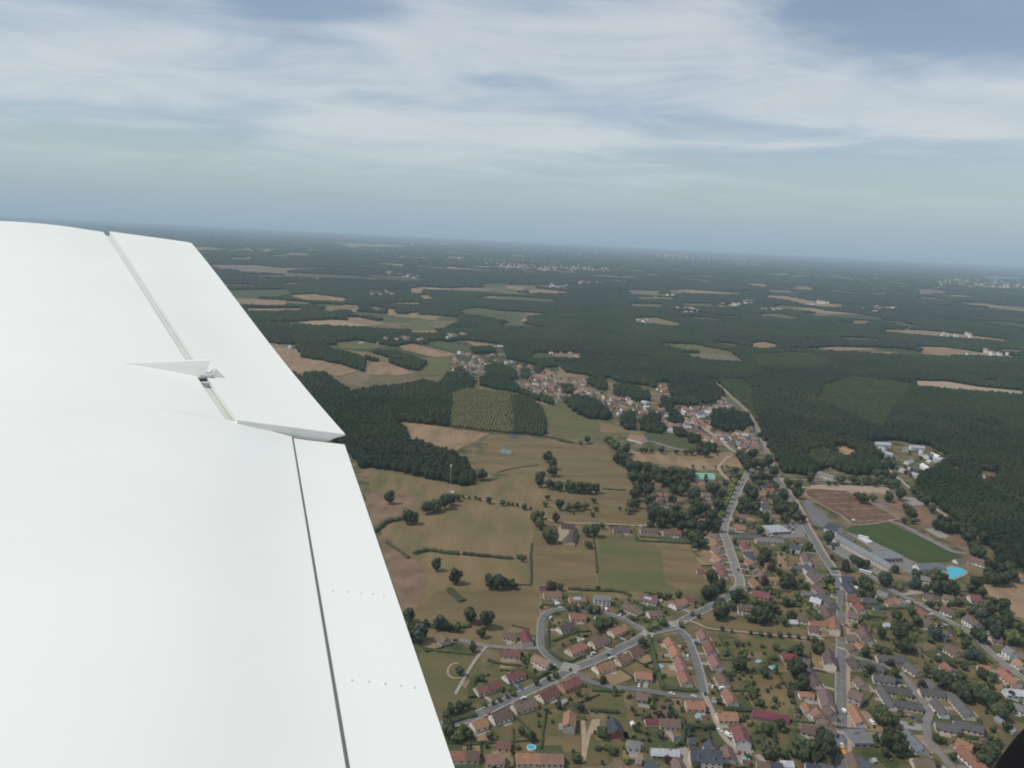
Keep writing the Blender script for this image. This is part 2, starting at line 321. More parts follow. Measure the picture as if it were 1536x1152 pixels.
def smooth(P, n=6):
    P = [np.array(p) for p in P]; Q = [2 * P[0] - P[1]] + P + [2 * P[-1] - P[-2]]; out = []
    for i in range(1, len(Q) - 2):
        for k in range(n):
            t = k / n; a, b, c, d = Q[i-1], Q[i], Q[i+1], Q[i+2]
            out.append(.5 * (2*b + (c-a)*t + (2*a-5*b+4*c-d)*t*t + (3*b-a-3*c+d)*t**3))
    out.append(P[-1]); return np.array(out)
ROADS = []
def offs(C, d):
    T = np.gradient(C, axis=0); T /= np.linalg.norm(T, axis=1)[:, None]; return C + np.stack([-T[:, 1], T[:, 0]], 1) * d
def strip(name, C, a, b, z, m, h=0.0):
    A, B = offs(C, a), offs(C, b); mb = MB()
    for i in range(len(C) - 1):
        q = [(*A[i], z), (*B[i], z), (*B[i+1], z), (*A[i+1], z)]
        mb.poly(q)
        if h:
            for X in (A, B): mb.poly([(*X[i], z), (*X[i+1], z), (*X[i+1], z - h), (*X[i], z - h)])
    o = mb.build(name, MATS[m])
    if not h and o.data.polygons[0].normal.z < 0: o.data.flip_normals()
    return tag(o, kind='structure')
_rz = [.45]
def road(name, c, t, w, m='asphalt', kerb=None):
    C = smooth(gpts(c, t)); ROADS.append((C, w + (9 if name == 'forest_road' else 0))); _rz[0] += .012; z = _rz[0]
    strip(name, C, -w / 2, w / 2, z, m)
    for side, kw, km in kerb or []:
        a, b = side * w / 2, side * (w / 2 + kw); strip('pavement', C, min(a, b), max(a, b), z + .13, km, .14)
    return C, z
MAIN, mz = road('main_road', 'F', '1262,1190 1262.5,1100 1262,1010 1262.6,956 1262.6,900 1259.5,878 1252,860 1243,846 1232,830 1219.7,808 1209,790 1200,770 1192,755 1183,742 1174,729 1160,714 1148,704 1130,702', 7.0, 'asphalt', [(-1, 2.8, 'pink_paving'), (1, 1.2, 'concrete')])
road('avenue', 'F', '1130,702 1125.6,704 1118,717 1111,727 1102.8,748 1094.3,768 1087.6,785 1086,801 1090.8,813 1098.6,838 1105.4,858 1110,873 1108,884', 7.0, 'pale_asphalt', [(-1, 1.6, 'concrete'), (1, 1.6, 'paving')])
road('lane', 'F', '1108,880 1090,897 1069,909 1045,921 1024,932 1008.5,941.5 990,946 971.4,951 955.8,961 935,971 916.7,981 900,988 885.5,994 862,1003 838,1015 806.7,1031 765,1049.6 727.5,1068 700,1080 655,1092', 6.4, 'asphalt', [(1, 1.5, 'concrete'), (-1, 1.5, 'concrete')])
road('ring_street', 'F', '860,1006 840,998 819,980.6 812,967 812,945 814,929 825,919 842.5,915 870,916.5 900,919.5 924.5,926 942,934 961.6,945.5 975,953', 5.6, 'asphalt', [(1, 1.2, 'concrete')])
road('side_street', 'F', '815,973 806,972.5 780,972.5 744,970.5 717,967 690,960', 5.5, 'pale_asphalt')
road('footpath', 'F', '730,970 718,984 708,998 695,1020 683,1042', 2.5, 'paving')
road('side_street', 'F', '860,1007 875,1018 892,1025 921,1031.5 960,1035 1007,1043 1054,1047', 5.6, 'asphalt')
road('cul_de_sac', 'F', '1008,941 1020,948 1030,958 1036,972 1041,985 1047,1005 1051,1022 1054.5,1042', 5.8, 'asphalt', [(1, 1.5, 'concrete')])
road('narrow_lane', 'F', '1055,1040 1065.7,1062 1075,1084.6 1085,1105 1103,1122 1130,1128', 4.0, 'paving')
road('narrow_lane', 'F', '1022,1120 1026,1140 1030,1160', 6.0, 'paving')
road('tree_path', 'F', '1024,932 1040,934 1063,943 1098.6,947 1137.6,951 1196,957 1236,959', 2.6, 'sand')
road('side_road', 'F', '1240,818 1251,827 1270.5,840 1290,854 1308.5,867 1339,888 1360.6,898.6 1385.8,911 1412.7,927 1439.7,941.7 1463,958 1481,976 1509,1000 1540,1023', 5.8, 'pale_asphalt', [(1, 1.2, 'concrete')])
road('estate_street', 'F', '1270,985 1288,988 1319.6,998 1349.5,1010 1367.5,1029.7 1385.4,1055.6 1393,1071.6 1389,1089.5 1395,1113 1415,1137 1440,1165', 5.5, 'pale_asphalt')
road('forest_road', 'F', '1158,706 1154,690 1149.7,678.5 1137,649 1126,627.5 1113,611 1097,597 1084,584 1066,569', 5.5, 'pale_asphalt', [(-1, 2.4, 'sand')])
road('village_road', 'F', '1140,700 1125,690 1109.6,681 1097,675 1075,656.7 1056.8,644 1038.5,636.6 1016.7,629 991,624 969,618 930.8,609 900,600 868,590 837,571.7 800,560 770,553', 7, 'paving')
road('farm_track', 'F', '1099,681 1070,680.5 1042,679.5 1015,674 985,664.5 971,662 945,663', 4, 'concrete')
road('dirt_track', 'F', '1099,683 1090,688 1082.5,695.5 1077.4,702 1084,712.5 1092,720', 5, 'sand')
road('dirt_track', 'F', '1148,705 1165,713 1182,727 1209,732 1270,736 1307,738 1335,742', 7, 'sand')
road('access_road', 'F', '1160,716 1195,720 1219,720.5 1250,722 1280,724', 4, 'concrete')
road('estate_road', 'F', '1318,690 1336,707.7 1352,722 1365.6,733.4 1387.7,750.6 1405,765 1422,776 1450,800', 5, 'paving')
road('track', 'F', '692,745 720,750 745,754 770,758 797,765 815,776 840,785 900,786 960,790', 3, 'sand')
road('touch_line_path', 'F', '1209,735 1212,746 1260,773 1287,788 1347,779 1346,776 1300,752 1284,747', 2.2, 'pink_paving')
road('perimeter_road', 'C7', '715,500 800,530 900,585 1000,635 1100,685 1190,700', 8, 'pale_asphalt')
road('village_track', 'D1', '290,490 420,510 560,540 640,570 780,620', 4, 'sand')
road('crossing_plaza', 'F', '842,1000 868,1006', 13, 'concrete')
road('crossing_plaza', 'F', '963,949 981,953', 12, 'paving')
road('crossing_plaza', 'F', '1003,938 1022,936', 11, 'concrete')
# zebra crossings and centre dashes on the main road
def along(C, d):
    s = np.concatenate([[0], np.cumsum(np.linalg.norm(np.diff(C, axis=0), axis=1))]); i = min(np.searchsorted(s, d), len(C) - 1); i = max(i, 1)
    f = (d - s[i-1]) / (s[i] - s[i-1]); return C[i-1] * (1 - f) + C[i] * f, (C[i] - C[i-1]) / (s[i] - s[i-1])
tot = np.linalg.norm(np.diff(MAIN, axis=0), axis=1).sum(); mk = MB(); d = 4
while d < tot - 60:
    p, t = along(MAIN, d); a = math.atan2(t[1], t[0]); mk.box((p[0], p[1], mz + .012), (3.0, .16, .016), a); d += 9
for v in (974, 1103, 862):
    k = np.argmin([abs(project(np.array([*q, mz]))[1] - v) for q in MAIN]); p = MAIN[k]; t = MAIN[min(k+1, len(MAIN)-1)] - MAIN[k]; a = math.atan2(t[1], t[0])
    for i in range(7): o = (i - 3) * 1.15; mk.box((p[0] - math.sin(a) * o, p[1] + math.cos(a) * o, mz + .016), (3.4, .5, .022), a)
tag(mk.build('road_marking', MATS['road_paint']), kind='structure')
pm = MB()
for t in ('240,330 470,325', '270,355 540,350', '330,392 600,382', '400,430 650,415', '455,468 700,455', '500,500 745,488'):
    A, B = gpts('C7', t); d = B - A; n = 4
    for i in range(n):
        p = A + d * (i + .5) / n; pm.box((p[0], p[1], .36), (np.linalg.norm(d) / n * rng.uniform(.5, .95), rng.uniform(.8, 1.6), .05), math.atan2(d[1], d[0]))
tag(pm.build('worn_line', MATS['pink_paving']), kind='structure')
A, B = gpts('C1', '155,180 210,280'); ring = smooth([np.array(p) for p in gpts('C1', '230,170 190,175 160,200 152,240 175,270 220,280 250,270')]); strip('sand_ring', ring, -.8, .8, .5, 'sand')

# ------------------------------------------------------------------ woods
def inpoly(U, Vv, P):
    r = np.zeros(U.shape, bool); n = len(P)
    for i in range(n):
        (x1, y1), (x2, y2) = P[i], P[(i + 1) % n]
        if y1 == y2: continue
        c = ((y1 > Vv) != (y2 > Vv)) & (U < (x2 - x1) * (Vv - y1) / (y2 - y1) + x1); r ^= c
    return r
def noise2(x, y, s, seed):
    x = x / s; y = y / s; xi = np.floor(x).astype(np.int64); yi = np.floor(y).astype(np.int64); fx = x - xi; fy = y - yi
    def h(a, b): k = (a * 374761393 + b * 668265263 + seed * 1442695041) & 0x7fffffff; k = ((k ^ (k >> 13)) * 1274126177) & 0x7fffffff; return ((k ^ (k >> 16)) & 0xffff) / 65535.
    fx = fx * fx * (3 - 2 * fx); fy = fy * fy * (3 - 2 * fy)
    return (h(xi, yi) * (1 - fx) + h(xi + 1, yi) * fx) * (1 - fy) + (h(xi, yi + 1) * (1 - fx) + h(xi + 1, yi + 1) * fx) * fy
FAR = [(-2000, 470), (300, 496), (420, 517), (608, 520), (695, 511), (747, 520), (793, 527), (870, 537), (881, 559), (910, 575), (972, 579), (1000, 592), (1040, 604), (1075, 607), (1086, 592),
       (1100, 603), (1126, 630), (1150, 682), (1165, 709), (1215, 714), (1240, 702), (1290, 716), (1335, 712), (1368, 730), (1386, 744), (1408, 770), (1450, 792), (1480, 812), (1500, 850), (1540, 866), (2600, 900)]
WOODS = [pts('D4', '-150,80 20,150 100,60 300,20 520,0 640,-25 870,20 840,160 830,290 600,262 410,255 520,330 540,410 640,430 740,470 850,500 940,550 1010,650 1010,700 900,740 760,755 660,740 560,710 400,650 200,590 60,420 -60,380'),
         pts('D7', '520,680 610,690 750,790 900,810 1060,800 1150,700 1180,690 1130,720 1260,720 1240,840 900,860 520,780'), pts('D1', '890,590 960,560 1100,580 1230,700 1200,725 1090,715 980,680'),
         pts('D7', '480,560 560,545 800,630 780,672 600,625 500,610'), pts('D7', '800,590 920,590 1060,640 1030,672 900,645 790,620'), pts('D1', '460,210 520,200 640,230 830,260 860,300 740,320 560,300 480,280'),
         pts('D1', '720,160 900,180 1020,260 860,290 780,280'), pts('D1', '60,370 140,360 240,420 240,500 100,510 40,470')]
WOODS += [pts('F', '-400,520 400,540 520,610 470,650 300,595 -100,620 -400,640'), pts('F', '540,900 600,930 625,1000 600,1010 560,950'), pts('F', '130,800 300,880 290,905 110,812')]
COPSE = [pts('D1', t) for t in ('860 290 1060 300 1200 420 1160 440 1060 400 900 380 870 330', '1060 300 1300 440 1440 470 1400 440 1200 330', '330 350 400 340 450 350 540 380 560 430 430 440 330 420', '290 430 480 440 560 500 700 570 720 590 600 550 300 480', '890 590 960 560 1100 580 1230 700 1200 725 1090 715 980 680',
    '470 200 530 205 640 235 660 270 560 300 480 280', '580 375 640 380 640 430 585 425', '870 480 950 490 960 530 890 540', '700 330 740 360 700 400 680 380', '1040 450 1170 430 1200 490 1180 520 1090 480', '730 555 800 590 810 615 740 590', '1250 490 1400 500 1500 560 1460 590 1300 560', '1340 690 1400 700 1390 790 1320 790', '225 210 380 205 400 240 240 250', '560 300 760 310 830 290 850 340 760 345', '1450 740 1530 730 1530 810 1450 800')] + [
    pts('D2', t) for t in ('350 510 400 500 520 560 510 610 350 590', '180 470 280 480 270 580 190 570', '500 320 620 350 600 430 500 410', '620 320 960 280 1000 330 930 360 760 380 620 370', '930 430 1100 440 1240 490 1260 570 1150 600 1040 600 920 560',
    '800 710 940 740 930 770 810 760', '720 650 800 645 800 690 740 690', '240 290 400 285 400 340 280 340', '120 255 230 240 240 300 130 300', '560 490 660 500 690 540 580 540', '590 590 700 600 720 640 620 630', '410 470 480 480 500 540 420 530', '560 440 640 450 650 480 570 475')]
BLOCKS = [pts('D3', '130 335 250 318 300 350 380 368 440 372 400 400 330 440 200 440 120 400'), pts('D2', '975 165 1180 172 1250 250 1280 420 1330 560 1270 520 1180 420 1090 320 1040 270 1000 220'), pts('E1', '300 610 490 635 430 720 395 790 300 740 180 690 200 640'), pts('D8', '1010 600 1200 590 1330 600 1400 640 1250 665 1050 650')]
YOUNG = pts('D4', '850,60 960,30 1230,50 1420,100 1500,170 1530,260 1525,365 1400,350 1130,330 830,290')
ico1 = None
def ico(sub):
    import bmesh
    b = bmesh.new(); bmesh.ops.create_icosphere(b, subdivisions=sub, radius=1.0)
    V = np.array([v.co[:] for v in b.verts]); Fc = np.array([[v.index for v in f.verts] for f in b.faces]); b.free(); return V, Fc
def scatter(name, X, Y, R, Hh, base, m, jag=.28, leaves=0):
    BV, BF = base; n = len(X); nv = len(BV)
    V = np.repeat(BV[None], n, 0); V *= (1 + rng.uniform(-jag, jag, (n, nv, 1)))
    a = rng.uniform(0, 6.283, n); ca, sa = np.cos(a)[:, None], np.sin(a)[:, None]
    x = V[:, :, 0] * ca - V[:, :, 1] * sa; y = V[:, :, 0] * sa + V[:, :, 1] * ca; z = V[:, :, 2]
    V = np.stack([x * R[:, None] + X[:, None], y * R[:, None] + Y[:, None], (z * .5 + .48) * Hh[:, None]], 2).reshape(-1, 3)
    Fc = (BF[None] + (np.arange(n) * nv)[:, None, None]).reshape(-1, 3)
    if leaves:
        d = rng.normal(size=(n, leaves, 3)); d[..., 2] = np.abs(d[..., 2]) * .9 + .05; d /= np.linalg.norm(d, axis=2, keepdims=True)
        c = d * rng.uniform(.82, 1.22, (n, leaves, 1)); c[..., 0] *= R[:, None]; c[..., 1] *= R[:, None]; c[..., 2] = (c[..., 2] * .5 + .48) * Hh[:, None]
        c[..., 0] += X[:, None]; c[..., 1] += Y[:, None]; s = (R * .34)[:, None, None, None]
        q = c[:, :, None, :] + rng.normal(size=(n, leaves, 3, 3)) * s * .75
        k = len(V); V = np.concatenate([V, q.reshape(-1, 3)]); Fc = np.concatenate([Fc, np.arange(k, k + n * leaves * 3).reshape(-1, 3)])
    return link(name, np_mesh(name, V, Fc, MATS[m]))
def candidates(y0, y1, sp, jit=.45):
    xw = lambda y: (-.80 * y - 150, .95 * y + 250)
    x0, x1 = xw(y1); X, Y = np.meshgrid(np.arange(x0, x1, sp), np.arange(y0, y1, sp)); X = X.ravel() + rng.uniform(-jit, jit, X.size) * sp; Y = Y.ravel() + rng.uniform(-jit, jit, Y.size) * sp
    a, b = xw(Y); k = (X > a) & (X < b); return X[k], Y[k]
def wooded(X, Y, clear, near=True):
    d = np.stack([X, Y, np.full(X.size, -H)], 1); w = d @ Fv; U = 768 + FPX * (d @ Rv) / w; Vv = 576 - FPX * (d @ Uv) / w
    k = Vv < np.interp(U, [p[0] for p in FAR], [p[1] for p in FAR])
    if near:
        # a road doubling back makes FAR many-valued near 1086: fine
        pass
    for P in WOODS: k |= inpoly(U, Vv, P)
    for P in FIELDS: k &= ~inpoly(U, Vv, P)
    for P in COPSE: k |= inpoly(U, Vv, P)
    k &= ~inpoly(U, Vv, YOUNG)
    for P in BLOCKS: k &= ~inpoly(U, Vv, P)
    if clear: 
        far = Y > 2600
        k &= ~(far & (noise2(X, Y * 1.0, 420, 3) * .62 + noise2(X, Y, 170, 5) * .38 > clear))
    for C, wd in ROADS:
        bb = (X > C[:, 0].min() - 12) & (X < C[:, 0].max() + 12) & (Y > C[:, 1].min() - 12) & (Y < C[:, 1].max() + 12) & k
        i = np.nonzero(bb)[0]
        if len(i): 
            dd = np.min(np.hypot(X[i, None] - C[None, :, 0], Y[i, None] - C[None, :, 1]), 1); k[i[dd < wd / 2 + 4.5]] = False
    return k
I1, I2 = ico(1), ico(2)
def wood(name, y0, y1, sp, R, Hh, base, m, clear, jag=.25, leaves=0, sel=None):
    X, Y = candidates(y0, y1, sp); k = wooded(X, Y, clear)
    if sel is not None: k &= sel(X, Y)
    X, Y = X[k], Y[k]; n = len(X); r = R * rng.uniform(.7, 1.25, n); h = Hh * rng.uniform(.80, 1.12, n) * (.8 + .4 * noise2(X, Y, 60 + sp * 4, 9))
    print(name, n)
    return tag(scatter(name, X, Y, r, h, base, m, jag, leaves), kind='stuff')
pine = lambda X, Y: noise2(X, Y, 260, 21) > .52
broad = lambda X, Y: ~pine(X, Y)
for nm, m, sl in (('broadleaf_wood', 'forest_leaf', broad), ('pine_wood', 'pine_leaf', pine)):
    s = 1.0 if nm[0] == 'b' else .85
    wood(nm, 700, 1500, 7.4 * s, 5.0 * s, 12.0, I2, m, 0, .16, 26, sl)
    wood(nm, 1500, 2500, 8.0 * s, 5.6 * s, 12, I1, m, 0, .2, 4, sl)
    wood(nm, 2500, 4500, 12.5 * s, 9.5 * s, 11.5, I1, m, .64, .25, 0, sl)
wood('distant_wood', 4500, 9000, 28, 21, 12, I1, 'forest_leaf', .615, .35)
wood('distant_wood', 9000, 20000, 85, 58, 17, ico(1), 'forest_leaf', .59, .4)
wood('distant_wood', 20000, 50000, 260, 170, 26, ico(1), 'forest_leaf', .59, .4)
# plantation of young trees set in rows
g0 = G(*YOUNG[8]); g1 = G(*YOUNG[9]); 
X, Y = candidates(900, 1700, 1.0) if False else (None, None)
sheet('plantation_floor', 'D4', '850 60 960 30 1230 50 1420 100 1500 170 1530 260 1525 365 1400 350 1130 330 830 290', 'olive_field', False)
a = math.radians(87); rows = []
for i in range(-110, 110):
    for j in range(-180, 240):
        rows.append((i * 5.2 * math.cos(a - math.pi / 2) + j * 3.4 * math.cos(a), 1250 + i * 5.2 * math.sin(a - math.pi / 2) + j * 3.4 * math.sin(a)))
rows = np.array(rows) + rng.normal(size=(len(rows), 2)) * .7
d = np.concatenate([rows, np.full((len(rows), 1), -H)], 1); w = d @ Fv; U = 768 + FPX * (d @ Rv) / w; Vv = 576 - FPX * (d @ Uv) / w
k = inpoly(U, Vv, YOUNG); X, Y, U, Vv = rows[k, 0], rows[k, 1], U[k], Vv[k]
dark = (U > 768 + rng.normal(size=len(U)) * 4)
for nm, sel, m, r, h in (('young_plantation', ~dark, 'young_leaf', 2.5, 8), ('young_plantation', dark, 'scrub_leaf', 2.7, 9)):
    n = sel.sum(); tag(scatter(nm, X[sel], Y[sel], r * rng.uniform(.8, 1.2, n), h * rng.uniform(.85, 1.15, n), I1, m, .2, 10), kind='stuff')
for P in BLOCKS:
    gp = np.array([G(*p) for p in P]); lo, hi = gp.min(0), gp.max(0); sp = 5.2 + (np.mean(gp[:, 1]) - 1000) / 500
    X, Y = np.meshgrid(np.arange(lo[0], hi[0], sp), np.arange(lo[1], hi[1], sp)); X = X.ravel() + rng.uniform(-.4, .4, X.size) * sp; Y = Y.ravel() + rng.uniform(-.4, .4, Y.size) * sp
    d = np.stack([X, Y, np.full(X.size, -H)], 1); w = d @ Fv; U = 768 + FPX * (d @ Rv) / w; Vv = 576 - FPX * (d @ Uv) / w; k = inpoly(U, Vv, P)
    for Q in FIELDS: k &= ~inpoly(U, Vv, Q)
    for C, wd in ROADS:
        i = np.nonzero(k)[0]; dd = np.min(np.hypot(X[i, None] - C[None, :, 0], Y[i, None] - C[None, :, 1]), 1); k[i[dd < wd / 2 + 4]] = False
    X, Y = X[k], Y[k]; n = len(X)
    if n: tag(scatter('young_pine_block', X, Y, sp * .62 * rng.uniform(.8, 1.15, n), 6.5 * rng.uniform(.85, 1.1, n), I1, 'scrub_leaf', .2, 3), kind='stuff')
# ------------------------------------------------------------------ houses
STATS = []
def house(name, A, B, w, roof, wall='c', eave=2.7, detail=2, rise=None, hip=False, dorm=0, chim=True, kind='house', rnd=None, solar=False, flat=False, name_parts=True):
    """A, B: ridge ends on the ground plan (world xy). Returns the thing."""
    A, B = np.array(A), np.array(B); L_ = float(np.linalg.norm(B - A)); c = (A + B) / 2; rz = math.atan2(*(B - A)[::-1])
    L_ = max(L_, 3.0); rise = (w * .36 if rise is None else rise); r = rnd or random
    o = empty(name, (c[0], c[1], .3), rz); e = eave; hw = w / 2; hl = L_ / 2
    if flat:
        wb = MB().box((0, 0, e / 2), (L_, w, e)); wb.build('wall', MATS['wall_' + wall], o)
        rb = MB().box((0, 0, e + .12), (L_ + .5, w + .5, .25)).box((0, hw + .12, e + .4), (L_ + .5, .2, .3)).box((0, -hw - .12, e + .4), (L_ + .5, .2, .3))
        for q in range(2 if L_ > 10 else 0): rb.box((r.uniform(-.3, .3) * L_, r.uniform(-.25, .25) * w, e + .7), (1.4, 1.1, .9))
        rf = rb.build('roof', MATS['roof_' + roof], o)
        if detail > 1:
            for sgn in (1, -1):
                m = MB(); n = max(2, int(L_ / 4))
                for i in range(n): m.box((-hl + L_ * (i + .5) / n, sgn * (hw + .02), e * .55), (L_ / n * .6, .06, e * .4))
                m.build('window', MATS['window_glass'], o)
        return o
    # walls with gable ends
    prof = [(-hw, 0), (hw, 0), (hw, e), (0, e + rise - .06), (-hw, e)] if not hip else [(-hw, 0), (hw, 0), (hw, e), (-hw, e)]
    MB().prism(prof, -hl, hl, 'x').build('wall', MATS['wall_' + wall], o)
    ov, oe, th = .35, .45, .22; rb = MB(); sl_ = rise / hw
    if hip:
        k = min(hl * .75, hw * .8); zt = e + rise; ze = e - oe * sl_ * .6
        p = [(-hl - ov, -hw - oe, ze), (hl + ov, -hw - oe, ze), (hl + ov, hw + oe, ze), (-hl - ov, hw + oe, ze)]; t0, t1 = (-hl + k, 0, zt), (hl - k, 0, zt)
        rb.poly([p[0], p[1], t1, t0]); rb.poly([p[2], p[3], t0, t1]); rb.poly([p[1], p[2], t1]); rb.poly([p[3], p[0], t0]); rb.poly(p[::-1])
    else:
        for sgn in (-1, 1):
            ye = sgn * (hw + oe); ze = e - oe * sl_
            pr = [(0, e + rise), (ye, ze), (ye, ze + th), (0, e + rise + th)]
            rb.prism(pr if sgn < 0 else pr[::-1], -hl - ov, hl + ov, 'x')
    rf = rb.build('roof', MATS['roof_' + roof], o)
    if detail == 0: return o
    if chim:
        for q in range(2 if L_ > 13 else 1):
            x = (hl - .9) * (1 if q == 0 else -1) * (.95 if r.random() < .6 else .4); y = r.choice((-.5, .5, 0))
            MB().box((x, y, e + rise + .15), (.75, .6, 1.9)).box((x, y, e + rise + 1.15), (.9, .75, .14)).build('chimney', MATS['brick_chimney'], rf)
    if detail > 1:
        g = MATS['window_glass']
        for sgn in (1, -1):
            n = max(2, int(L_ / 3.4)); dk = r.randrange(n)
            for i in range(n):
                x = -hl + L_ * (i + .5) / n
                if i == dk and sgn > 0: MB().box((x, sgn * (hw + .02), 1.05), (1.0, .08, 2.1)).build('door', MATS['shutter'], o)
                else:
                    MB().box((x, sgn * (hw + .02), 1.45), (1.25, .07, 1.25)).build('window', g, o)
                if e > 4: MB().box((x, sgn * (hw + .02), 4.0), (1.1, .07, 1.3)).build('window', g, o)
        for sgn in (1, -1): MB().box((sgn * (hl + .02), 0, e + rise * .3 if not hip else 1.5), (.07, 1.1, 1.2)).build('window', g, o)
        for i in range(dorm):
            x = -hl + L_ * (i + .5) / dorm; zc = e + rise * .42
            for sgn in (-1,):
                y = sgn * hw * .58; d = MB().box((x, y - .2 * 0 + sgn * .5, zc), (1.3, 1.6, 1.5)).build('dormer', MATS['wall_' + wall], rf)
                MB().prism([(x - .85, zc + .72), (x + .85, zc + .72), (x, zc + 1.3)], y + sgn * 1.45, y - sgn * .6).build('dormer_roof', MATS['roof_' + roof], d)
                MB().box((x, y + sgn * 1.32, zc), (.85, .06, 1.0)).build('window', g, d)
        if solar:
            y = -hw * .45; z = e + rise * .55 + .3; a = math.atan2(rise, hw)
            pl = link('solar_panel', MB().box((0, 0, 0), (L_ * .45, 2.2, .08)).mesh('solar_panel', MATS['solar_panel']), rf)
            pl.location = (-L_ * .05, y, z); pl.rotation_euler = (a, 0, 0)
    elif r.random() < .6:
        MB().box((0, -hw - .02, 1.4), (L_ * .5, .06, 1.2)).build('window', MATS['window_glass'], o)
    return o
ALL_H = []; PLOT = []
NOUN = {'shed': 'shed', 'house': 'house', 'barn': 'barn', 'hall': 'building'}
def zone(crop, phrase, data, group=None, axis='left', name='house', detail=2, maxL=17, cat=None):
    """rows of: ridge ax ay bx by width roof [wall] [flags: 2 storeys, l low, f flat, h hip, d dormers, s solar, k big]"""
    rows = []
    for row in data.strip().split(';'):
        q = row.split()
        if not q: continue
        ax, ay, bx, by, w = [float(k) for k in q[:5]]; roof = q[5]; fl = q[6] if len(q) > 6 else 'c'
        wall = fl[0]; fl = fl[1:]; e = 5.0 if '2' in fl else 2.1 if 'l' in fl else 2.8
        if 'm' in fl: e = 4.0
        zr = e + w * .36 if 'f' not in fl else e
        A, B = G(*px(crop, ax, ay), zr), G(*px(crop, bx, by), zr); d = B - A; L_ = np.linalg.norm(d)
        lim = maxL * 3 if 'k' in fl else maxL
        if L_ > lim: m = (A + B) / 2; A, B = m - d / L_ * lim / 2, m + d / L_ * lim / 2
        mn = 8.0 if 'l' not in fl else 3.5
        if L_ < mn: m = (A + B) / 2; A, B = m - d / max(L_, .1) * mn / 2, m + d / max(L_, .1) * mn / 2
        u, v = px(crop, (ax + bx) / 2, (ay + by) / 2); rows.append((u, v, A, B, w, roof, wall, fl, e)); STATS.append((phrase[:24], round(float(L_), 1)))
    key = (lambda r: r[0]) if axis == 'left' else (lambda r: -r[1])
    rows.sort(key=key); n = len(rows); rr = random.Random(len(phrase) * 7 + n)
    for i, (u, v, A, B, w, roof, wall, fl, e) in enumerate(rows):
        k = 'shed' if 'l' in fl else name
        o = house(k, A, B, w, roof, wall, e + rr.uniform(-.12, .12), detail if 'l' not in fl else 0, None if 'p' not in fl else w * .55, 'h' in fl, 2 if 'd' in fl else 0, 'x' not in fl, rnd=rr, solar='s' in fl, flat='f' in fl)
        o.location.z += rr.uniform(0, .03)
        cw = ROOF[roof][0]; pos = ('' if n == 1 else ('%s from %s' % (ordinal(i + 1), 'left' if axis == 'left' else 'the front')) + ' ')
        wd = {'shed': 'low shed', 'house': 'house', 'barn': 'barn', 'hall': 'building'}[k]
        sz = ''
        if len(phrase.split()) > 9: print('LONG', phrase)
        tag(o, ('%s roofed %s%s, %s%s' % (cw, sz, wd, pos, phrase)).replace(' ,', ','), cat or ('shed' if k == 'shed' else 'house' if k == 'house' else wd), group or 'houses ' + phrase if n > 1 else None)
        ALL_H.append((*((A + B) / 2), max(np.linalg.norm(B - A), w) / 2 + 1)); PLOT.append((A, B, w, phrase, k, detail))
zone('C1', 'on the far side of the sloping lane', '355 343 432 318 8.5 rb c; 440 318 528 292 8.5 rd c; 568 250 690 207 9 rd w; 778 100 885 158 9 pk w; 552 66 675 74 9 rb c')
zone('C1', 'in the near row along the sloping lane', '330 590 425 562 9 or w; 470 540 600 500 9 br w; 612 470 795 418 9 br c; 800 396 940 322 9 rd c; 968 312 1090 262 9.5 rd o')
zone('C1', 'just right of the paved plaza', '1205 188 1350 142 9 or c; 1372 132 1455 92 9 rb c; 1475 100 1525 85 5 rd cl')
zone('C4', 'on the right of the lane above the plaza', '838 693 930 652 9 br c; 885 858 1012 866 9 or c')
zone('C4', 'inside the ring street', '385 412 503 412 9 or c; 300 512 400 478 8.5 db w; 690 540 812 492 9 or c; 545 622 668 574 9 br c; 370 680 490 628 9 or c; 455 603 475 601 3 lg wl')
zone('C4', 'along the outer side of the ring street', '182 241 318 244 9 pk w; 150 212 195 216 5 rd cl; 380 281 505 281 8.5 or cs; 570 268 695 276 8 gr w2; 800 325 922 378 9 br c; 932 266 1055 292 9.5 pk ws; 985 393 1080 386 8.5 br c; 1160 334 1275 286 9 or w; 1285 290 1340 300 6 rd cl')
zone('F', 'left of the ring street beside the field', '757 947 775 951 9 br c; 786 942 793 962 9 rd c; 660 950 670 958 9 br s', axis='left')
zone('C1', 'in the bottom row near the wing', '166 803 282 803 9 or c; 290 803 368 803 9 br c; 428 828 560 828 9 pk c; 505 730 603 733 7 rd c; 645 818 812 818 10 or c; 820 820 983 822 10 pk c')
zone('C1', 'standing on the bare brown plot with a grey gable', '1032 508 1026 600 8 or g2')
zone('C1', 'beside the bare dirt track', '1342 560 1372 652 8.5 sl b; 1455 733 1528 735 6 pk gl')
zone('C2', 'in the left terrace of the cul-de-sac', '228 -22 262 30 8.5 or c; 268 38 302 118 8.5 or c; 305 132 350 228 8.5 pk c; 342 240 380 326 8.5 or c', axis='front', maxL=20)
zone('C2', 'in the right terrace of the cul-de-sac', '490 -82 518 -20 8.5 pk c; 541 8 577 85 8.5 rd c; 580 115 622 196 8.5 pk c; 632 248 680 330 8.5 br c; 692 384 748 478 8.5 or c', axis='front', maxL=20)
zone('C2', 'around the foot of the cul-de-sac', '366 480 514 488 10 or c; 615 577 770 580 9 or c; 790 672 828 785 10 rd w2; -10 418 45 425 9 br g; 157 626 318 634 9 br c; 42 628 146 630 6 mg cl')
zone('C2', 'built long and low across the allotments', '895 556 1182 606 7 mg gkl', cat='shed')
zone('C2', 'with cream walls and dormers at the bottom edge', '400 886 650 908 9.5 sl c2dkp', cat='manor house', maxL=26)
zone('C2', 'forming the back wing of the dormered manor', '550 798 596 888 8 sl cm', cat='house')
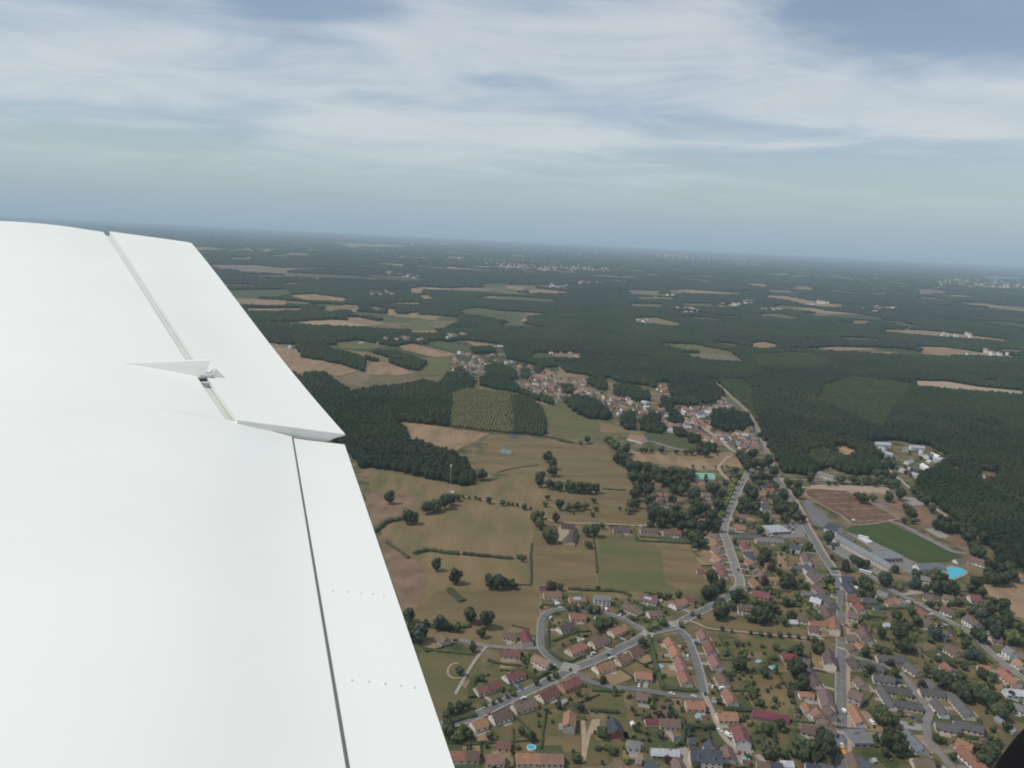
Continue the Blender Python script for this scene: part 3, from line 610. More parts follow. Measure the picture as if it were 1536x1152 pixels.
zone('C2', 'near the bottom edge left of the manor', '88 862 310 874 7 lg g; 290 930 325 1010 8 br c; 80 965 138 990 8 sl c; 385 778 440 782 6 sl gl; -80 800 -20 805 8 gr w', maxL=24)
zone('C2', 'near the bottom edge right of the manor', '690 835 718 925 8 br g; 955 965 1012 975 8 br c; 1025 968 1130 985 8 sl g; 1115 960 1215 965 6 lg wl; 1345 980 1400 990 8 sl w; 1440 985 1520 1000 8 dg c')
zone('C2', 'behind the allotments left of the main road', '1130 108 1240 112 8 mg g; 1240 140 1350 160 7 mv c; 1335 215 1415 345 8.5 mv c; 1268 412 1378 420 6 or w; 1312 495 1345 560 6 or wl; 1400 540 1462 610 9 pk w; 1285 668 1420 700 9 br c; 1400 660 1500 690 8 br g', maxL=22)
zone('C3', 'left of the main road at the bottom', '62 50 85 175 9 mv c2; 35 365 70 480 9 mv c2; 60 505 90 540 8 br s2; 20 580 60 620 8 br c; 30 655 105 660 8 br g; -20 500 10 580 8 br g', axis='front', maxL=22)
zone('C3', 'right of the main road at the bottom', '225 20 262 66 8 br s; 285 20 325 50 7 or w; 235 125 288 190 9 db s; 285 275 335 330 8 br c; 228 372 325 410 10 br g2; 248 486 320 612 8 or w; 238 840 280 950 8 br s; 305 880 400 955 9 sl w', axis='front', maxL=24)
zone('C3', 'with a flat top beside the main road', '215 730 370 730 16 gr gf', name='hall', cat='workshop', maxL=24)
zone('C3', 'in the estate of grey roofs', '430 112 635 132 8 dg c; 655 165 750 232 8 dg c; 330 150 490 205 8 dg g; 402 258 560 284 8 dg w; 462 335 690 380 8 dg c; 455 340 555 490 7 dg w; 562 448 770 484 8 dg c; 752 364 935 384 8 dg c; 810 292 878 350 8 dg w; 1000 392 1140 556 8.5 dg c; 862 446 948 546 7 dg w; 872 614 1060 655 8 dg c; 1010 604 1230 652 8 dg c', maxL=34)
zone('C3', 'longest at the foot of the grey estate', '652 676 782 812 9 bl w', maxL=34, cat='house')
zone('C3', 'between the grey estate and the right edge', '938 170 998 228 8 or w; 962 34 1040 82 9 br c; 1410 48 1468 84 9 gr w2; 1478 140 1536 180 8 or w; 1192 186 1278 200 7 or c; 1360 208 1490 310 9 or c; 1392 368 1530 380 8 lg w; 1480 480 1540 500 8 gr w; 1335 570 1480 680 5 bl gl; 1040 740 1155 796 9 or c; 1062 792 1258 962 9 or w; 700 890 855 905 9 br c', maxL=30)
zone('C5', 'in the terrace left of the avenue', '128 93 188 128 8.5 br c; 148 133 190 192 8.5 or c; 160 195 205 245 8.5 pk c; 165 255 215 310 8.5 or c; 178 322 225 358 8.5 rb c; 205 355 245 425 8.5 rd c; 27 380 82 382 5 rd cl', axis='front')
zone('C5', 'in the terrace right of the avenue', '380 152 420 218 8.5 rd c; 408 228 478 305 8.5 sl w; 418 292 470 330 8 or c; 445 335 500 390 8 mv g; 490 362 540 420 8 pk c; 450 440 510 500 8 or c; 462 536 588 566 10 rd o', axis='front')
zone('C5', 'white with two gables beside the dark garden trees', '345 648 440 660 9 br w2d', cat='house')
zone('C5', 'right of the avenue beside the car yard', '330 36 405 50 8 or w; 275 112 545 122 6 dg gl; 420 70 490 80 7 br gl; 480 138 690 148 8 gr c', maxL=34)
zone('C5', 'flat and pale beside the car yard', '565 72 705 66 22 lg gf', name='hall', cat='garage hall', maxL=30)
zone('C5', 'left of the main road below the garage', '740 180 825 200 9 sl w2; 805 140 855 160 8 br c; 850 232 888 318 8.5 mv c2; 868 335 940 395 8.5 sl w2; 895 385 980 470 8.5 mv c2; 940 485 1020 555 8.5 br g2; 980 548 1080 630 9 dg g2; 1000 645 1050 740 9 br s2; 1080 725 1095 840 8.5 or c2', axis='front', maxL=22)
zone('C5', 'in the gardens left of the main road', '556 330 628 335 7 rd c; 632 466 668 470 5 pk cl; 755 350 855 358 7 dg gl; 905 590 985 612 9 lg w; 835 550 915 556 6 gr gl; 892 776 1036 780 8 or c; 898 812 950 820 8 rb c; 815 732 878 750 8 br c; 738 768 795 770 6 lg gl')
zone('C5', 'right of the main road below the school', '1135 430 1235 440 9 sl w; 1170 470 1230 550 8 sl g; 1185 580 1280 600 10 rd c2; 1250 610 1308 680 9 rd c; 1190 700 1275 720 10 mv s2; 1298 598 1400 604 8 dg gl; 1420 540 1500 570 9 gr w; 1505 605 1545 640 8 or w; 1190 880 1240 890 9 mv c; 1310 820 1340 900 9 mv c; 1465 792 1505 794 5 lg wl', maxL=22)
zone('C7', 'at the head of the school car park', '335 505 410 530 14 sl w2', name='hall', cat='school building', maxL=26)
zone('C7', 'with a cream pillared front beside the school yard', '392 580 735 768 11 bl cmkx', name='hall', cat='school building', maxL=60)
zone('C7', 'flat and wide beside the football field', '640 706 752 702 22 bl gmf', name='hall', cat='sports hall', maxL=40)
zone('C7', 'low and white between school and football field', '528 590 600 630 6 wh wlf; 390 570 500 600 9 dg wl', name='hall', cat='building')
zone('C6', 'at the lower end of the football field', '640 370 858 360 11 bl w; 1095 302 1232 346 11 br w; 962 328 1050 318 7 mv wl; 1050 316 1090 340 6 rd wl', maxL=40, name='hall', cat='pavilion')
zone('C6', 'along the diagonal road right of the school', '350 575 420 622 9 sl w; 462 645 520 690 8.5 pk w; 500 655 560 690 7 gr w; 632 728 738 788 9 rd c; 720 612 790 645 9 br c; 862 622 950 640 8 br w; 1080 626 1172 634 10 rd w; 860 718 960 760 9 br w; 1062 790 1158 850 9.5 mv w2d; 690 815 770 860 9 br g; 1260 965 1345 975 9 mv c; 755 905 900 960 9 sl g; 180 900 250 990 9 br c; 1480 440 1540 470 9 or w; 690 470 740 480 8 gr w2', maxL=20)
zone('C8', 'among the dark trees of the wooded estate', '372 380 425 385 9 pk c; 556 405 580 410 7 pk w; 380 465 435 470 9 pk c; 452 470 520 475 9 pk c; 388 508 438 512 8 pk c; 470 552 560 570 9 mv w; 755 372 810 378 9 or w; 870 368 945 376 9 pk c; 795 466 860 472 9 br c; 828 530 915 540 10 pk c2; 757 698 822 702 9 or c; 365 690 408 695 8 pk c', maxL=14)
zone('C8', 'on the meadow edge below the wooded estate', '0 772 148 776 9 db s; 240 775 392 785 10 br w; 440 798 600 806 9 rb w', maxL=26)
zone('C8', 'among gardens right of the curving avenue', '1325 390 1370 395 8 sl c; 1350 428 1415 436 9 or w; 1300 465 1340 470 8 or w; 1320 500 1365 530 9 rd w; 1330 560 1375 600 9 sl w2; 1100 656 1180 665 9 pk c; 1185 690 1245 696 8 or c; 1090 755 1175 765 9 or c; 1400 656 1480 668 9 br w; 1190 772 1250 778 8 br g', maxL=16)
zone('C8', 'with an arched mint roof behind dark trees', '722 292 892 298 17 gn wm', name='hall', cat='sports hall', maxL=44)
zone('D5', 'forming the old farm on the meadow', '230 796 245 850 9 br s; 300 790 395 800 9 db s; 398 822 362 930 9 db s; 455 905 478 905 5 br sl', name='barn', maxL=34)
zone('D2', 'with a white front on the green slope', '255 608 372 640 16 or wm', name='barn', maxL=38)
zone('D4', 'standing alone on the tan meadow', '1210 450 1285 462 7 tq wl; 1268 346 1322 350 6 ba gl', name='barn', maxL=16)
zone('D3', 'in the clearing behind the bare pitch', '360 305 440 330 12 or c; 195 460 320 492 8 gr w; 1080 434 1115 436 9 rd w; 1280 478 1350 486 11 rd w2', maxL=24)
zone('D3', 'in the white estate beside the woods', '510 285 565 275 9 gr w2; 575 272 670 276 10 lg w2; 600 300 640 310 9 lg w2; 635 330 690 345 9 lg w; 755 300 790 305 9 gr w2; 800 292 890 298 9 lg w2; 868 322 878 345 6 lg w2; 905 350 945 345 9 gr w2; 940 340 990 362 8 wh w2; 920 385 940 395 8 lg w; 950 368 1040 380 9 lg w2; 870 402 938 446 8 wh w2; 880 465 905 475 8 lg w; 775 395 810 385 8 lg w; 740 440 770 450 8 lg w; 800 430 830 420 8 gr w; 810 465 855 480 8 lg w; 640 360 670 372 8 lg w', detail=1, maxL=26)
# the village on the far slope: small houses given as points
def village(crop, phrase, data, w=9):
    rows = []
    for row in data.strip().split(';'):
        q = row.split()
        if q: rows.append((*px(crop, float(q[0]), float(q[1])), q[2], q[3] if len(q) > 3 else 'c'))
    rows.sort(); rr = random.Random(len(rows))
    for i, (u, v, roof, wall) in enumerate(rows):
        c = G(u, v, 3); a = rr.choice((.35, .35 + math.pi / 2, -.5)) + rr.uniform(-.25, .25); L_ = rr.uniform(10, 16); d = np.array([math.cos(a), math.sin(a)]) * L_ / 2
        o = house('house', c - d, c + d, rr.uniform(8, 10), roof, wall, 2.8 if rr.random() < .75 else 4.6, 1, rnd=rr)
        tag(o, '%s roofed house, %s from left %s' % (ROOF[roof][0], ordinal(i + 1), phrase), 'house', 'houses ' + phrase); ALL_H.append((*c, L_ / 2 + 1))
village('D1', 'at the left end of the far village', '155 240 gr w; 205 255 pk; 265 260 or; 110 340 pk w; 140 355 lg w; 195 372 or; 265 380 gr w; 250 345 br; 170 320 br; 300 300 pk w; 355 258 rd w; 405 295 or; 350 362 or; 330 330 br; 240 290 pk; 225 310 gr; 290 330 pk w; 370 320 br; 455 355 pk; 480 310 lg; 520 300 gr w; 440 330 mv')
village('D1', 'in the middle of the far village', '575 332 or; 650 330 rd; 560 375 pk w; 620 360 lg w; 660 375 gr; 640 485 or; 580 465 gr w; 520 480 or c; 690 465 lg; 640 520 br w; 700 540 pk; 760 490 br; 740 440 br; 700 430 pk; 830 540 or; 835 585 gr w; 780 510 br; 900 435 or; 830 470 rb; 1050 445 pk w; 940 480 pk; 880 555 br')
village('D1', 'along the far village road', '1000 535 or w; 1075 510 or; 1085 560 or; 1010 510 pk w; 1130 570 br w; 1150 590 gr w; 1190 555 or; 1220 550 pk w; 1170 610 br; 1230 665 or; 1270 620 mv; 1290 680 lg w; 1345 640 or; 1380 600 lg w; 1410 655 br w; 1470 600 lg w; 1460 670 or; 1500 640 br w; 1400 705 pk; 1240 600 mv; 1310 600 br')
village('D1', 'at the edge of the far woods', '575 215 or w; 800 210 or; 940 235 pk w; 985 255 pk; 875 230 br; 800 238 lg; 75 135 rd w; 1060 280 pk; 1375 248 lg w; 1240 300 lg w; 1240 330 pk w; 410 185 pk; 435 190 lg w')
village('D2', 'at the right end of the far village', '695 438 lg w; 770 400 rd w; 825 405 sl w; 880 390 mv; 920 400 gr; 890 432 lg w; 715 490 or w; 780 488 or w; 830 468 lg w; 860 455 gr w; 830 512 or; 800 545 pk; 860 535 or w; 905 555 or; 720 555 lg w; 740 590 or w; 670 505 lg; 630 480 br; 590 580 lg w; 540 400 gr; 500 430 br; 640 460 gr')
village('D2', 'beside the forest road', '990 345 pk w; 1005 375 pk w; 1075 418 or w; 1020 400 pk; 985 605 pk w; 1050 630 mv; 1050 665 sl w; 1085 690 br w; 1140 685 gr; 1190 575 or w; 1215 590 pk; 1200 620 lg w; 1215 650 sl w; 1270 650 gr w; 1280 610 br; 970 690 or; 1170 720 or w; 1255 745 or; 1285 710 pk; 925 710 sl w; 1150 665 br; 1095 645 br')
village('D2', 'in the trees above the far village', '520 210 or w; 545 235 or w; 520 255 or; 550 285 or w; 490 240 or; 745 330 pk; 370 350 lg w; 385 390 lg w')
village('D7', 'scattered over the left farmland', '1165 520 rd w; 1185 528 pk w; 960 540 gr w; 980 535 lg w; 850 545 gr; 775 545 lg; 565 310 or w; 440 568 lg w; 460 566 lg w; 730 340 lg w; 1210 590 lg w; 1040 545 br')
village('D8', 'in the farmland beyond the woods', '570 462 lg w; 545 455 gr w; 920 500 lg w; 940 508 wh w; 855 515 lg; 760 405 lg w; 745 398 lg w; 1000 362 wh w; 1020 365 lg w; 910 378 or; 940 382 or; 850 380 pk; 490 597 wh w; 550 600 lg; 1090 400 lg w; 1150 398 pk w; 1205 410 lg w; 1345 362 wh w; 385 290 wh w; 310 275 pk w; 1260 595 or; 605 365 lg w; 1120 405 lg w')
# far-off town: too many and too small to count
def specks(name, spec, n, m):
    mb = MB()
    for c, x0, y0, x1, y1, k in spec:
        for i in range(int(n * k)):
            t = rng.uniform(); u, v = px(c, x0 + (x1 - x0) * t + rng.normal() * 30, y0 + (y1 - y0) * t + rng.normal() * 5.5)
            if v < 372 + (u - 768) * .049: continue
            p = G(u, v); d = math.hypot(*p); s = d / 6800.; mb.box((p[0], p[1], 5 * s + 9), (rng.uniform(5, 16) * s, rng.uniform(5, 14) * s, (3 + 13 * rng.random() ** 6) * s + 18), rng.uniform(0, 3))
    tag(mb.build(name, MATS[m]), kind='stuff')
TOWN = [('D8', 560, 150, 900, 168, 1.5), ('D8', 660, 160, 780, 166, .8), ('D8', 850, 170, 1060, 185, .5), ('D8', 100, 212, 380, 225, .5), ('D8', 20, 130, 560, 150, .6), ('D7', 1000, 105, 1180, 110, .7), ('D7', 1380, 200, 1536, 215, .4), ('E1', 610, 305, 845, 322, .6)]
specks('distant_town', TOWN, 30, 'wall_c'); specks('distant_town', TOWN, 60, 'wall_s'); specks('distant_town', TOWN, 70, 'roof_pk')
# ------------------------------------------------------------------ pools, vehicles, small things
def pool(crop, x, y, r, label, rect=None):
    c = G(*px(crop, x, y), .6); o = empty('swimming_pool', (c[0], c[1], .3), .4); n = 28
    if rect: V = [(sx * rect[0] / 2, sy * rect[1] / 2) for sx, sy in ((-1, -1), (1, -1), (1, 1), (-1, 1))]; h = .3
    else: V = [(r * math.cos(6.2832 * i / n), r * math.sin(6.2832 * i / n)) for i in range(n)]; h = 1.1
    wl = MB(); k = len(V)
    for i in range(k):
        a, b = np.array(V[i]), np.array(V[(i + 1) % k]); q = 1 + .35 / max(r, 2)
        wl.poly([(*a * q, 0), (*b * q, 0), (*b * q, h), (*a * q, h)]); wl.poly([(*a, h), (*b, h), (*b * q, h), (*a * q, h)][::-1]); wl.poly([(*b, 0), (*a, 0), (*a, h), (*b, h)])
    wl.build('pool_rim', MATS['white_paint' if rect else 'wall_w'], o); MB().poly([(*p, h - .12) for p in V]).build('water', MATS['pool_water'], o); tag(o, label, 'swimming pool')
pool('C1', 755, 778, 2.6, 'round blue garden pool behind the pink roofed bottom row house')
pool('C2', 162, 213, 1.9, 'small round garden pool left of the cul-de-sac terrace')
pool('C2', 1065, 215, 3.0, 'bright blue oval garden pool among the allotments', (6.5, 3.6))
pool('C2', 460, 610, 1.6, 'little blue paddling pool behind the big orange roofed house')
pool('C2', 842, 965, 2.6, 'round blue pool at the bottom edge right of the manor')
pool('C4', 460, 602, 2, 'small rectangular blue pool inside the ring street', (5, 4))
pool('C4', 585, 447, 1.6, 'tiny turquoise pool beside the lawn inside the ring street')
pool('C2', 940, 172, 1.7, 'small greenish pool left of the bright blue garden pool')
def gpoly(name, crop, t, z, m): return MB().poly([(*G(*p, z), z) for p in pts(crop, t)]).build(name, MATS[m])
o = empty('swimming_pool', (0, 0, 0)); gpoly('pool_deck', 'C6', '820 395 930 380 1060 420 1070 450 960 500 900 490 830 460', .5, 'concrete').parent = o
gpoly('water', 'C6', '895 402 950 388 1015 400 1050 428 1040 445 985 470 945 490 915 480 900 440', .62, 'pool_water').parent = o
gpoly('water', 'C6', '828 410 858 404 866 432 836 442', .62, 'pool_water').parent = o; tag(o, 'large turquoise public swimming pool beside the football field', 'swimming pool')
def car_mesh(parent, col, kind='car'):
    if kind == 'car':
        MB().prism([(-2.1, .35), (2.1, .35), (2.15, .8), (1.1, .95), (-1.95, 1.0), (-2.1, .8)], -.85, .85).build('body', MATS['car_' + col], parent)
        MB().prism([(-1.7, .98), (1.0, .95), (.35, 1.45), (-1.2, 1.45)], -.72, .72).build('cabin', MATS['window_glass'], parent)
        MB().box((-.45, 0, 1.47), (1.5, 1.3, .06)).build('roof', MATS['car_' + col], parent)
        w = ((1.35, .8), (1.35, -.8), (-1.35, .8), (-1.35, -.8)); r = .33
    elif kind == 'van':
        MB().prism([(-2.6, .4), (2.5, .4), (2.55, 1.1), (1.7, 1.35), (1.2, 2.2), (-2.6, 2.25)], -.95, .95).build('body', MATS['car_' + col], parent)
        MB().prism([(1.72, 1.38), (1.3, 2.1), (1.22, 2.1), (1.6, 1.36)], -.8, .8).build('windscreen', MATS['window_glass'], parent)
        w = ((1.6, .88), (1.6, -.88), (-1.7, .88), (-1.7, -.88)); r = .36
    else:
        MB().prism([(-5.8, .5), (5.8, .5), (5.85, 1.5), (5.6, 3.1), (-5.8, 3.1)], -1.25, 1.25).build('body', MATS['car_' + col], parent)
        for s in (1, -1): MB().box((0, s * 1.27, 2.2), (10.6, .06, .9)).build('window', MATS['window_glass'], parent)
        w = ((3.6, 1.15), (3.6, -1.15), (-3.4, 1.15), (-3.4, -1.15)); r = .5
    for x, y in w: MB().tube((x, y - .12, r), (x, y + .12, r), r, None, 10).build('wheel', MATS['tyre'], parent)
PROTO = {}
def copy_tree(o, parent=None):
    c = o.copy(); COL.objects.link(c); c.parent = parent
    for ch in list(o.children): copy_tree(ch, c)
    return c
def vehicle(crop, x, y, ang, col, label, kind='car', group=None, z=.62):
    k = (kind, col)
    if k not in PROTO: o = empty({'car': 'parked_car', 'van': 'van', 'bus': 'coach'}[kind], (0, 0, 0)); car_mesh(o, col, kind); PROTO[k] = o
    else: o = copy_tree(PROTO[k])
    p = G(*px(crop, x, y), z); o.location = (p[0], p[1], z); o.rotation_euler = (0, 0, math.radians(ang)); tag(o, label, {'car': 'car', 'van': 'van', 'bus': 'coach'}[kind], group)
vehicle('C5', 1320, 410, -38, 'white', 'white coach with dark windows parked below the school building', 'bus')
vehicle('C5', 1305, 143, -40, 'white', 'white coach between the school and the football field', 'bus')
for c, x, y, a, col, lab, k in [
    ('C1', 698, 422, 30, 'white', 'white car parked beside the middle of the sloping lane', 'car'), ('C1', 1310, 108, 30, 'blue', 'dark blue car on the lane above the plaza', 'car'),
    ('C1', 1195, 100, 30, 'white', 'white car on the verge above the plaza', 'car'), ('C1', 915, 190, 60, 'white', 'white car on the drive left of the plaza', 'car'),
    ('C1', 930, 262, 30, 'dark', 'black car at the kerb just left of the plaza', 'car'), ('C1', 622, 396, 30, 'dark', 'black car at the verge of the sloping lane', 'car'),
    ('C1', 1035, 218, 70, 'dark', 'dark car crossing the pale paved plaza', 'car'), ('C4', 236, 445, 65, 'white', 'white car parked at the bend of the ring street', 'car'),
    ('C4', 660, 385, 90, 'white', 'white van parked on the drive off the ring street', 'van'), ('C4', 560, 722, 30, 'white', 'white car parked beside the lane below the ring street', 'car'),
    ('C4', 685, 727, 30, 'silver', 'silver car standing on the lane below the ring street', 'car'), ('C4', 1356, 640, -60, 'blue', 'blue car at the top of the cul-de-sac', 'car'),
    ('C2', 250, 432, -8, 'white', 'white car parked on the street left of the cul-de-sac', 'car'), ('C2', 425, 452, -8, 'white', 'white car parked nearest the foot of the cul-de-sac', 'car'),
    ('C2', 575, 376, 75, 'white', 'white car on the drive halfway down the cul-de-sac', 'car'), ('C2', 655, 392, 20, 'white', 'white van between the cul-de-sac terrace houses', 'van'),
    ('C2', 618, 500, 20, 'silver', 'silver car beside the last cul-de-sac house', 'car'), ('C2', 518, 430, 75, 'dark', 'dark car driving at the foot of the cul-de-sac', 'car'),
    ('C2', 700, 762, -50, 'white', 'white delivery van beside the big red roofed house', 'van'), ('C2', 632, 722, -50, 'white', 'white car on the narrow lane behind the delivery van', 'car'),
    ('C2', 718, 655, 5, 'white', 'white van parked before the orange roofed lane house', 'van'), ('C2', 748, 228, 10, 'dark', 'dark car behind the cul-de-sac terrace', 'car'), ('C2', 660, 236, 60, 'white', 'white car squeezed behind the cul-de-sac terrace', 'car'),
    ('C3', 178, 540, 90, 'white', 'white van driving on the main road', 'van'), ('C3', 395, 632, -70, 'white', 'white van parked behind the bright orange roofed house', 'van'),
    ('C3', 600, 318, -20, 'blue', 'blue car on the grey estate street', 'car'), ('C3', 605, 545, -30, 'dark', 'dark car parked at the corner of the concrete yard', 'car'),
    ('C3', 670, 575, -20, 'silver', 'silver car parked left on the concrete yard', 'car'), ('C3', 705, 588, -20, 'blue', 'blue car parked right on the concrete yard', 'car'),
    ('C3', 878, 558, -20, 'red', 'red car beside the white walled grey estate row', 'car'), ('C3', 940, 572, -20, 'red', 'dark red car at the end of the grey estate row', 'car'),
    ('C3', 165, 795, 90, 'white', 'white car behind the orange lorry on the main road', 'car'), ('C3', 545, 380, 10, 'white', 'white car parked among the grey roofs', 'car'),
    ('C5', 1158, 815, 88, 'white', 'pale car driving on the main road bend', 'car'), ('C5', 1090, 404, 100, 'silver', 'silver car at the main road junction by the school', 'car'), ('C5', 1255, 530, -70, 'white', 'white van beside the slate roofs right of the road', 'van'),
    ('C5', 1000, 840, 10, 'white', 'white car in the yard of the orange roofed row house', 'car'), ('C5', 940, 65, -50, 'dark', 'dark car on the car park edge by the school', 'car'), ('C5', 15, 235, 5, 'white', 'white van standing at the edge of the meadow', 'van'),
    ('C5', 345, 385, 100, 'dark', 'dark car parked low on the avenue', 'car'), ('C7', 492, 497, 0, 'white', 'white van at the corner of the bare pitch', 'van'), ('C7', 672, 283, 0, 'white', 'white car on the gravel above the bare pitch', 'car'),
    ('C8', 1145, 398, 60, 'dark', 'dark car at the top of the avenue', 'car'), ('C6', 745, 750, -35, 'white', 'white car on the diagonal road', 'car'), ('D4', 650, 708, 5, 'silver', 'silver car beside the dark wood edge', 'car'),
    ('C6', 1200, 968, -40, 'white', 'white car low on the diagonal road by the trees', 'car'), ('C4', 290, 345, 30, 'white', 'white caravan on the drive above the ring street bend', 'van')]:
    vehicle(c, x, y, a, col, lab, k)
for i, (x, y, col) in enumerate([(560, 122, 'white'), (585, 108, 'silver'), (600, 124, 'white'), (640, 112, 'blue'), (665, 122, 'silver'), (690, 104, 'white'), (720, 40, 'silver'), (735, 60, 'blue'), (750, 38, 'white'), (765, 75, 'dark'), (780, 50, 'silver'), (795, 30, 'white'), (745, 95, 'silver'), (770, 105, 'white'), (715, 80, 'dark')]):
    vehicle('C5', x, y, 20 + 8 * (i % 3), col, '%s car parked in the yard of the flat roofed garage' % {'dark': 'black'}.get(col, col), 'car', 'cars in the garage yard')
o = empty('lorry', (*G(*px('C3', 173, 858), .6), .55), math.radians(88)); tag(o, 'orange works lorry with crane on the main road at the bottom', 'lorry')
MB().box((0, 0, 1.1), (7.6, 2.3, .5)).build('chassis', MATS['car_dark'], o); MB().prism([(2.2, 1.3), (3.9, 1.3), (3.9, 2.2), (3.5, 3.0), (2.2, 3.0)], -1.15, 1.15).build('cab', MATS['car_orange'], o)
MB().box((-1.2, 0, 1.9), (5.2, 2.3, 1.1)).build('load_bed', MATS['car_orange'], o); MB().tube((1.6, 0, 2), (.6, .3, 4.2), .2, .14).tube((.6, .3, 4.2), (-3.5, -.9, 3.4), .14, .1).build('crane_arm', MATS['car_orange'], o)
for x in (-2.6, -1.4, 2.9):
    for y in (-1.05, 1.05): MB().tube((x, y - .14, .5), (x, y + .14, .5), .5, None, 10).build('wheel', MATS['tyre'], o)
# lattice mast at the wood's edge
c = G(*px('D4', 840, 765)); o = empty('radio_mast', (c[0], c[1], 0)); tag(o, 'tall thin grey lattice mast at the corner of the dark wood', 'mast'); m = MB()
for i in range(3):
    a = i * 2.094; m.tube((.7 * math.cos(a), .7 * math.sin(a), 0), (.35 * math.cos(a), .35 * math.sin(a), 36), .14, .09, 5)
for k in range(24):
    for i in range(3): a, b = i * 2.094, (i + 1) * 2.094; r = .7 - .35 * k / 24; m.tube((r * math.cos(a), r * math.sin(a), k * 1.5), (r * math.cos(b), r * math.sin(b), k * 1.5 + 1.5), .06, None, 4)
m.build('lattice', MATS['bare_metal'], o); MB().box((0, 0, 35), (1.6, 1.6, 3)).build('antenna', MATS['wall_w'], o); MB().box((3, -2, 1.3), (4, 3, 2.6)).build('equipment_cabin', MATS['wall_w'], o)

# garden plots, terraces and drives beside the houses: ground sheets, one per surface
surf = {m: MB() for m in ('garden_grass', 'lush_field', 'brown_field', 'tan_field', 'paving', 'pale_asphalt', 'green_field', 'concrete')}
def near_road(p):
    b = None
    for C, wd in ROADS:
        dd = np.hypot(C[:, 0] - p[0], C[:, 1] - p[1]); i = int(np.argmin(dd))
        if b is None or dd[i] - wd / 2 < b[0]: b = (dd[i] - wd / 2, C[i], wd)
    return b
rp = random.Random(5); zl = .30; HEDGES = []
for A, B, w, phrase, k, det in PLOT:
    if k != 'house' or det < 2: continue
    c = (A + B) / 2; L_ = np.linalg.norm(B - A); t = (B - A) / L_; nn = np.array([-t[1], t[0]])
    for sg in (1, -1):
        dep = rp.uniform(9, 19); m = rp.choice(('garden_grass', 'lush_field', 'green_field', 'brown_field', 'garden_grass', 'tan_field')); a0 = L_ / 2 + rp.uniform(1, 4); a1 = L_ / 2 + rp.uniform(1, 4); b0 = w / 2 - 1
        q = [c - t * a0 + nn * sg * b0, c + t * a1 + nn * sg * b0, c + t * a1 + nn * sg * (b0 + dep), c - t * a0 + nn * sg * (b0 + dep * rp.uniform(.85, 1.1))]
        zl += .0004
        mid = (q[2] + q[3]) / 2; rd = near_road(mid)
        if rd[0] < 1: continue
        surf[m].poly([(*p, zl) for p in (q if sg > 0 else q[::-1])])
        if rp.random() < .6:
            f = rp.uniform(-.3, .3) * L_; ww = rp.uniform(2, 4.5); dd = rp.uniform(2.5, 4.5); p = c + t * f + nn * sg * w / 2
            q2 = [p - t * ww, p + t * ww, p + t * ww + nn * sg * dd, p - t * ww + nn * sg * dd]; surf[rp.choice(('paving', 'concrete', 'paving'))].poly([(*x, zl + .02) for x in (q2 if sg > 0 else q2[::-1])])
        if rp.random() < .55: HEDGES.append((q[3], q[2], phrase))
        if rp.random() < .35: HEDGES.append((q[2], c + t * a1 + nn * sg * b0, phrase))
    rd = near_road(c)
    if rd[0] < 28:
        d = rd[1] - c; dl = np.linalg.norm(d); d = d / dl; s_ = np.array([-d[1], d[0]]); o_ = rp.uniform(-.25, .25) * L_ * s_; e_ = max(dl - rd[2] / 2 - 1.2, 4); ww = rp.uniform(1.3, 2.2); zl += .0004
        q = [c + o_ - s_ * ww, c + o_ + d * e_ - s_ * ww, c + o_ + d * e_ + s_ * ww, c + o_ + s_ * ww]; surf[rp.choice(('paving', 'pale_asphalt', 'paving', 'concrete'))].poly([(*x, zl + .03) for x in q])
for m, b in surf.items():
    if b.f:
        o = b.build('garden_lawn' if 'f' in m.split('_')[-1] or 'grass' in m else 'driveway', MATS[m]); tag(o, kind='structure')
        for p in o.data.polygons:
            if p.normal.z < 0: o.data.flip_normals(); break
# sheds and parked cars among the gardens
rs = random.Random(11); shed_roofs = ('rd', 'gr', 'dg', 'lg', 'br', 'wh', 'sl')
for A, B, w, phrase, k, det in list(PLOT):
    if k != 'house' or det < 2: continue
    c = (A + B) / 2; L_ = np.linalg.norm(B - A); t = (B - A) / L_; nn = np.array([-t[1], t[0]])
    if rs.random() < .45:
        sg = rs.choice((1, -1)); p = c + nn * sg * (w / 2 + rs.uniform(5, 12)) + t * rs.uniform(-.5, .5) * L_
        if near_road(p)[0] > 2.5 and all((p[0] - x) ** 2 + (p[1] - y) ** 2 > (q + 1.5) ** 2 for x, y, q in ALL_H):
            r_ = rs.choice(shed_roofs); l_ = rs.uniform(1.3, 2.4); d_ = t if rs.random() < .5 else nn
            o = house('garden_shed', p - d_ * l_, p + d_ * l_, rs.uniform(2.2, 3.2), r_, rs.choice('sgcw'), 2.0, 0, rnd=rs)
            tag(o, '%s topped garden shed by houses %s' % (ROOF[r_][0], phrase), 'shed', 'garden sheds by the houses ' + phrase); ALL_H.append((*p, 2.5))
    if rs.random() < .4:
        rd = near_road(c); d = rd[1] - c; dl = np.linalg.norm(d)
        if dl < 28 and rd[0] > 5:
            d = d / dl; p = c + d * (rd[0] - rs.uniform(1.5, 3.0)) + np.array([-d[1], d[0]]) * rs.uniform(-4, 4)
            if near_road(p)[0] > .6 and all((p[0] - x) ** 2 + (p[1] - y) ** 2 > (q + .6) ** 2 for x, y, q in ALL_H):
                col = rs.choice(('white', 'silver', 'dark', 'white', 'red', 'blue')); o = copy_tree(PROTO[('car', col)]); o.location = (p[0], p[1], .36)
                o.rotation_euler = (0, 0, math.atan2(d[1], d[0]) + rs.choice((0, math.pi / 2)))
                tag(o, '%s car parked by the houses %s' % ({'dark': 'black'}.get(col, col), phrase), 'car', 'cars parked by the houses ' + phrase); ALL_H.append((*p, 2))
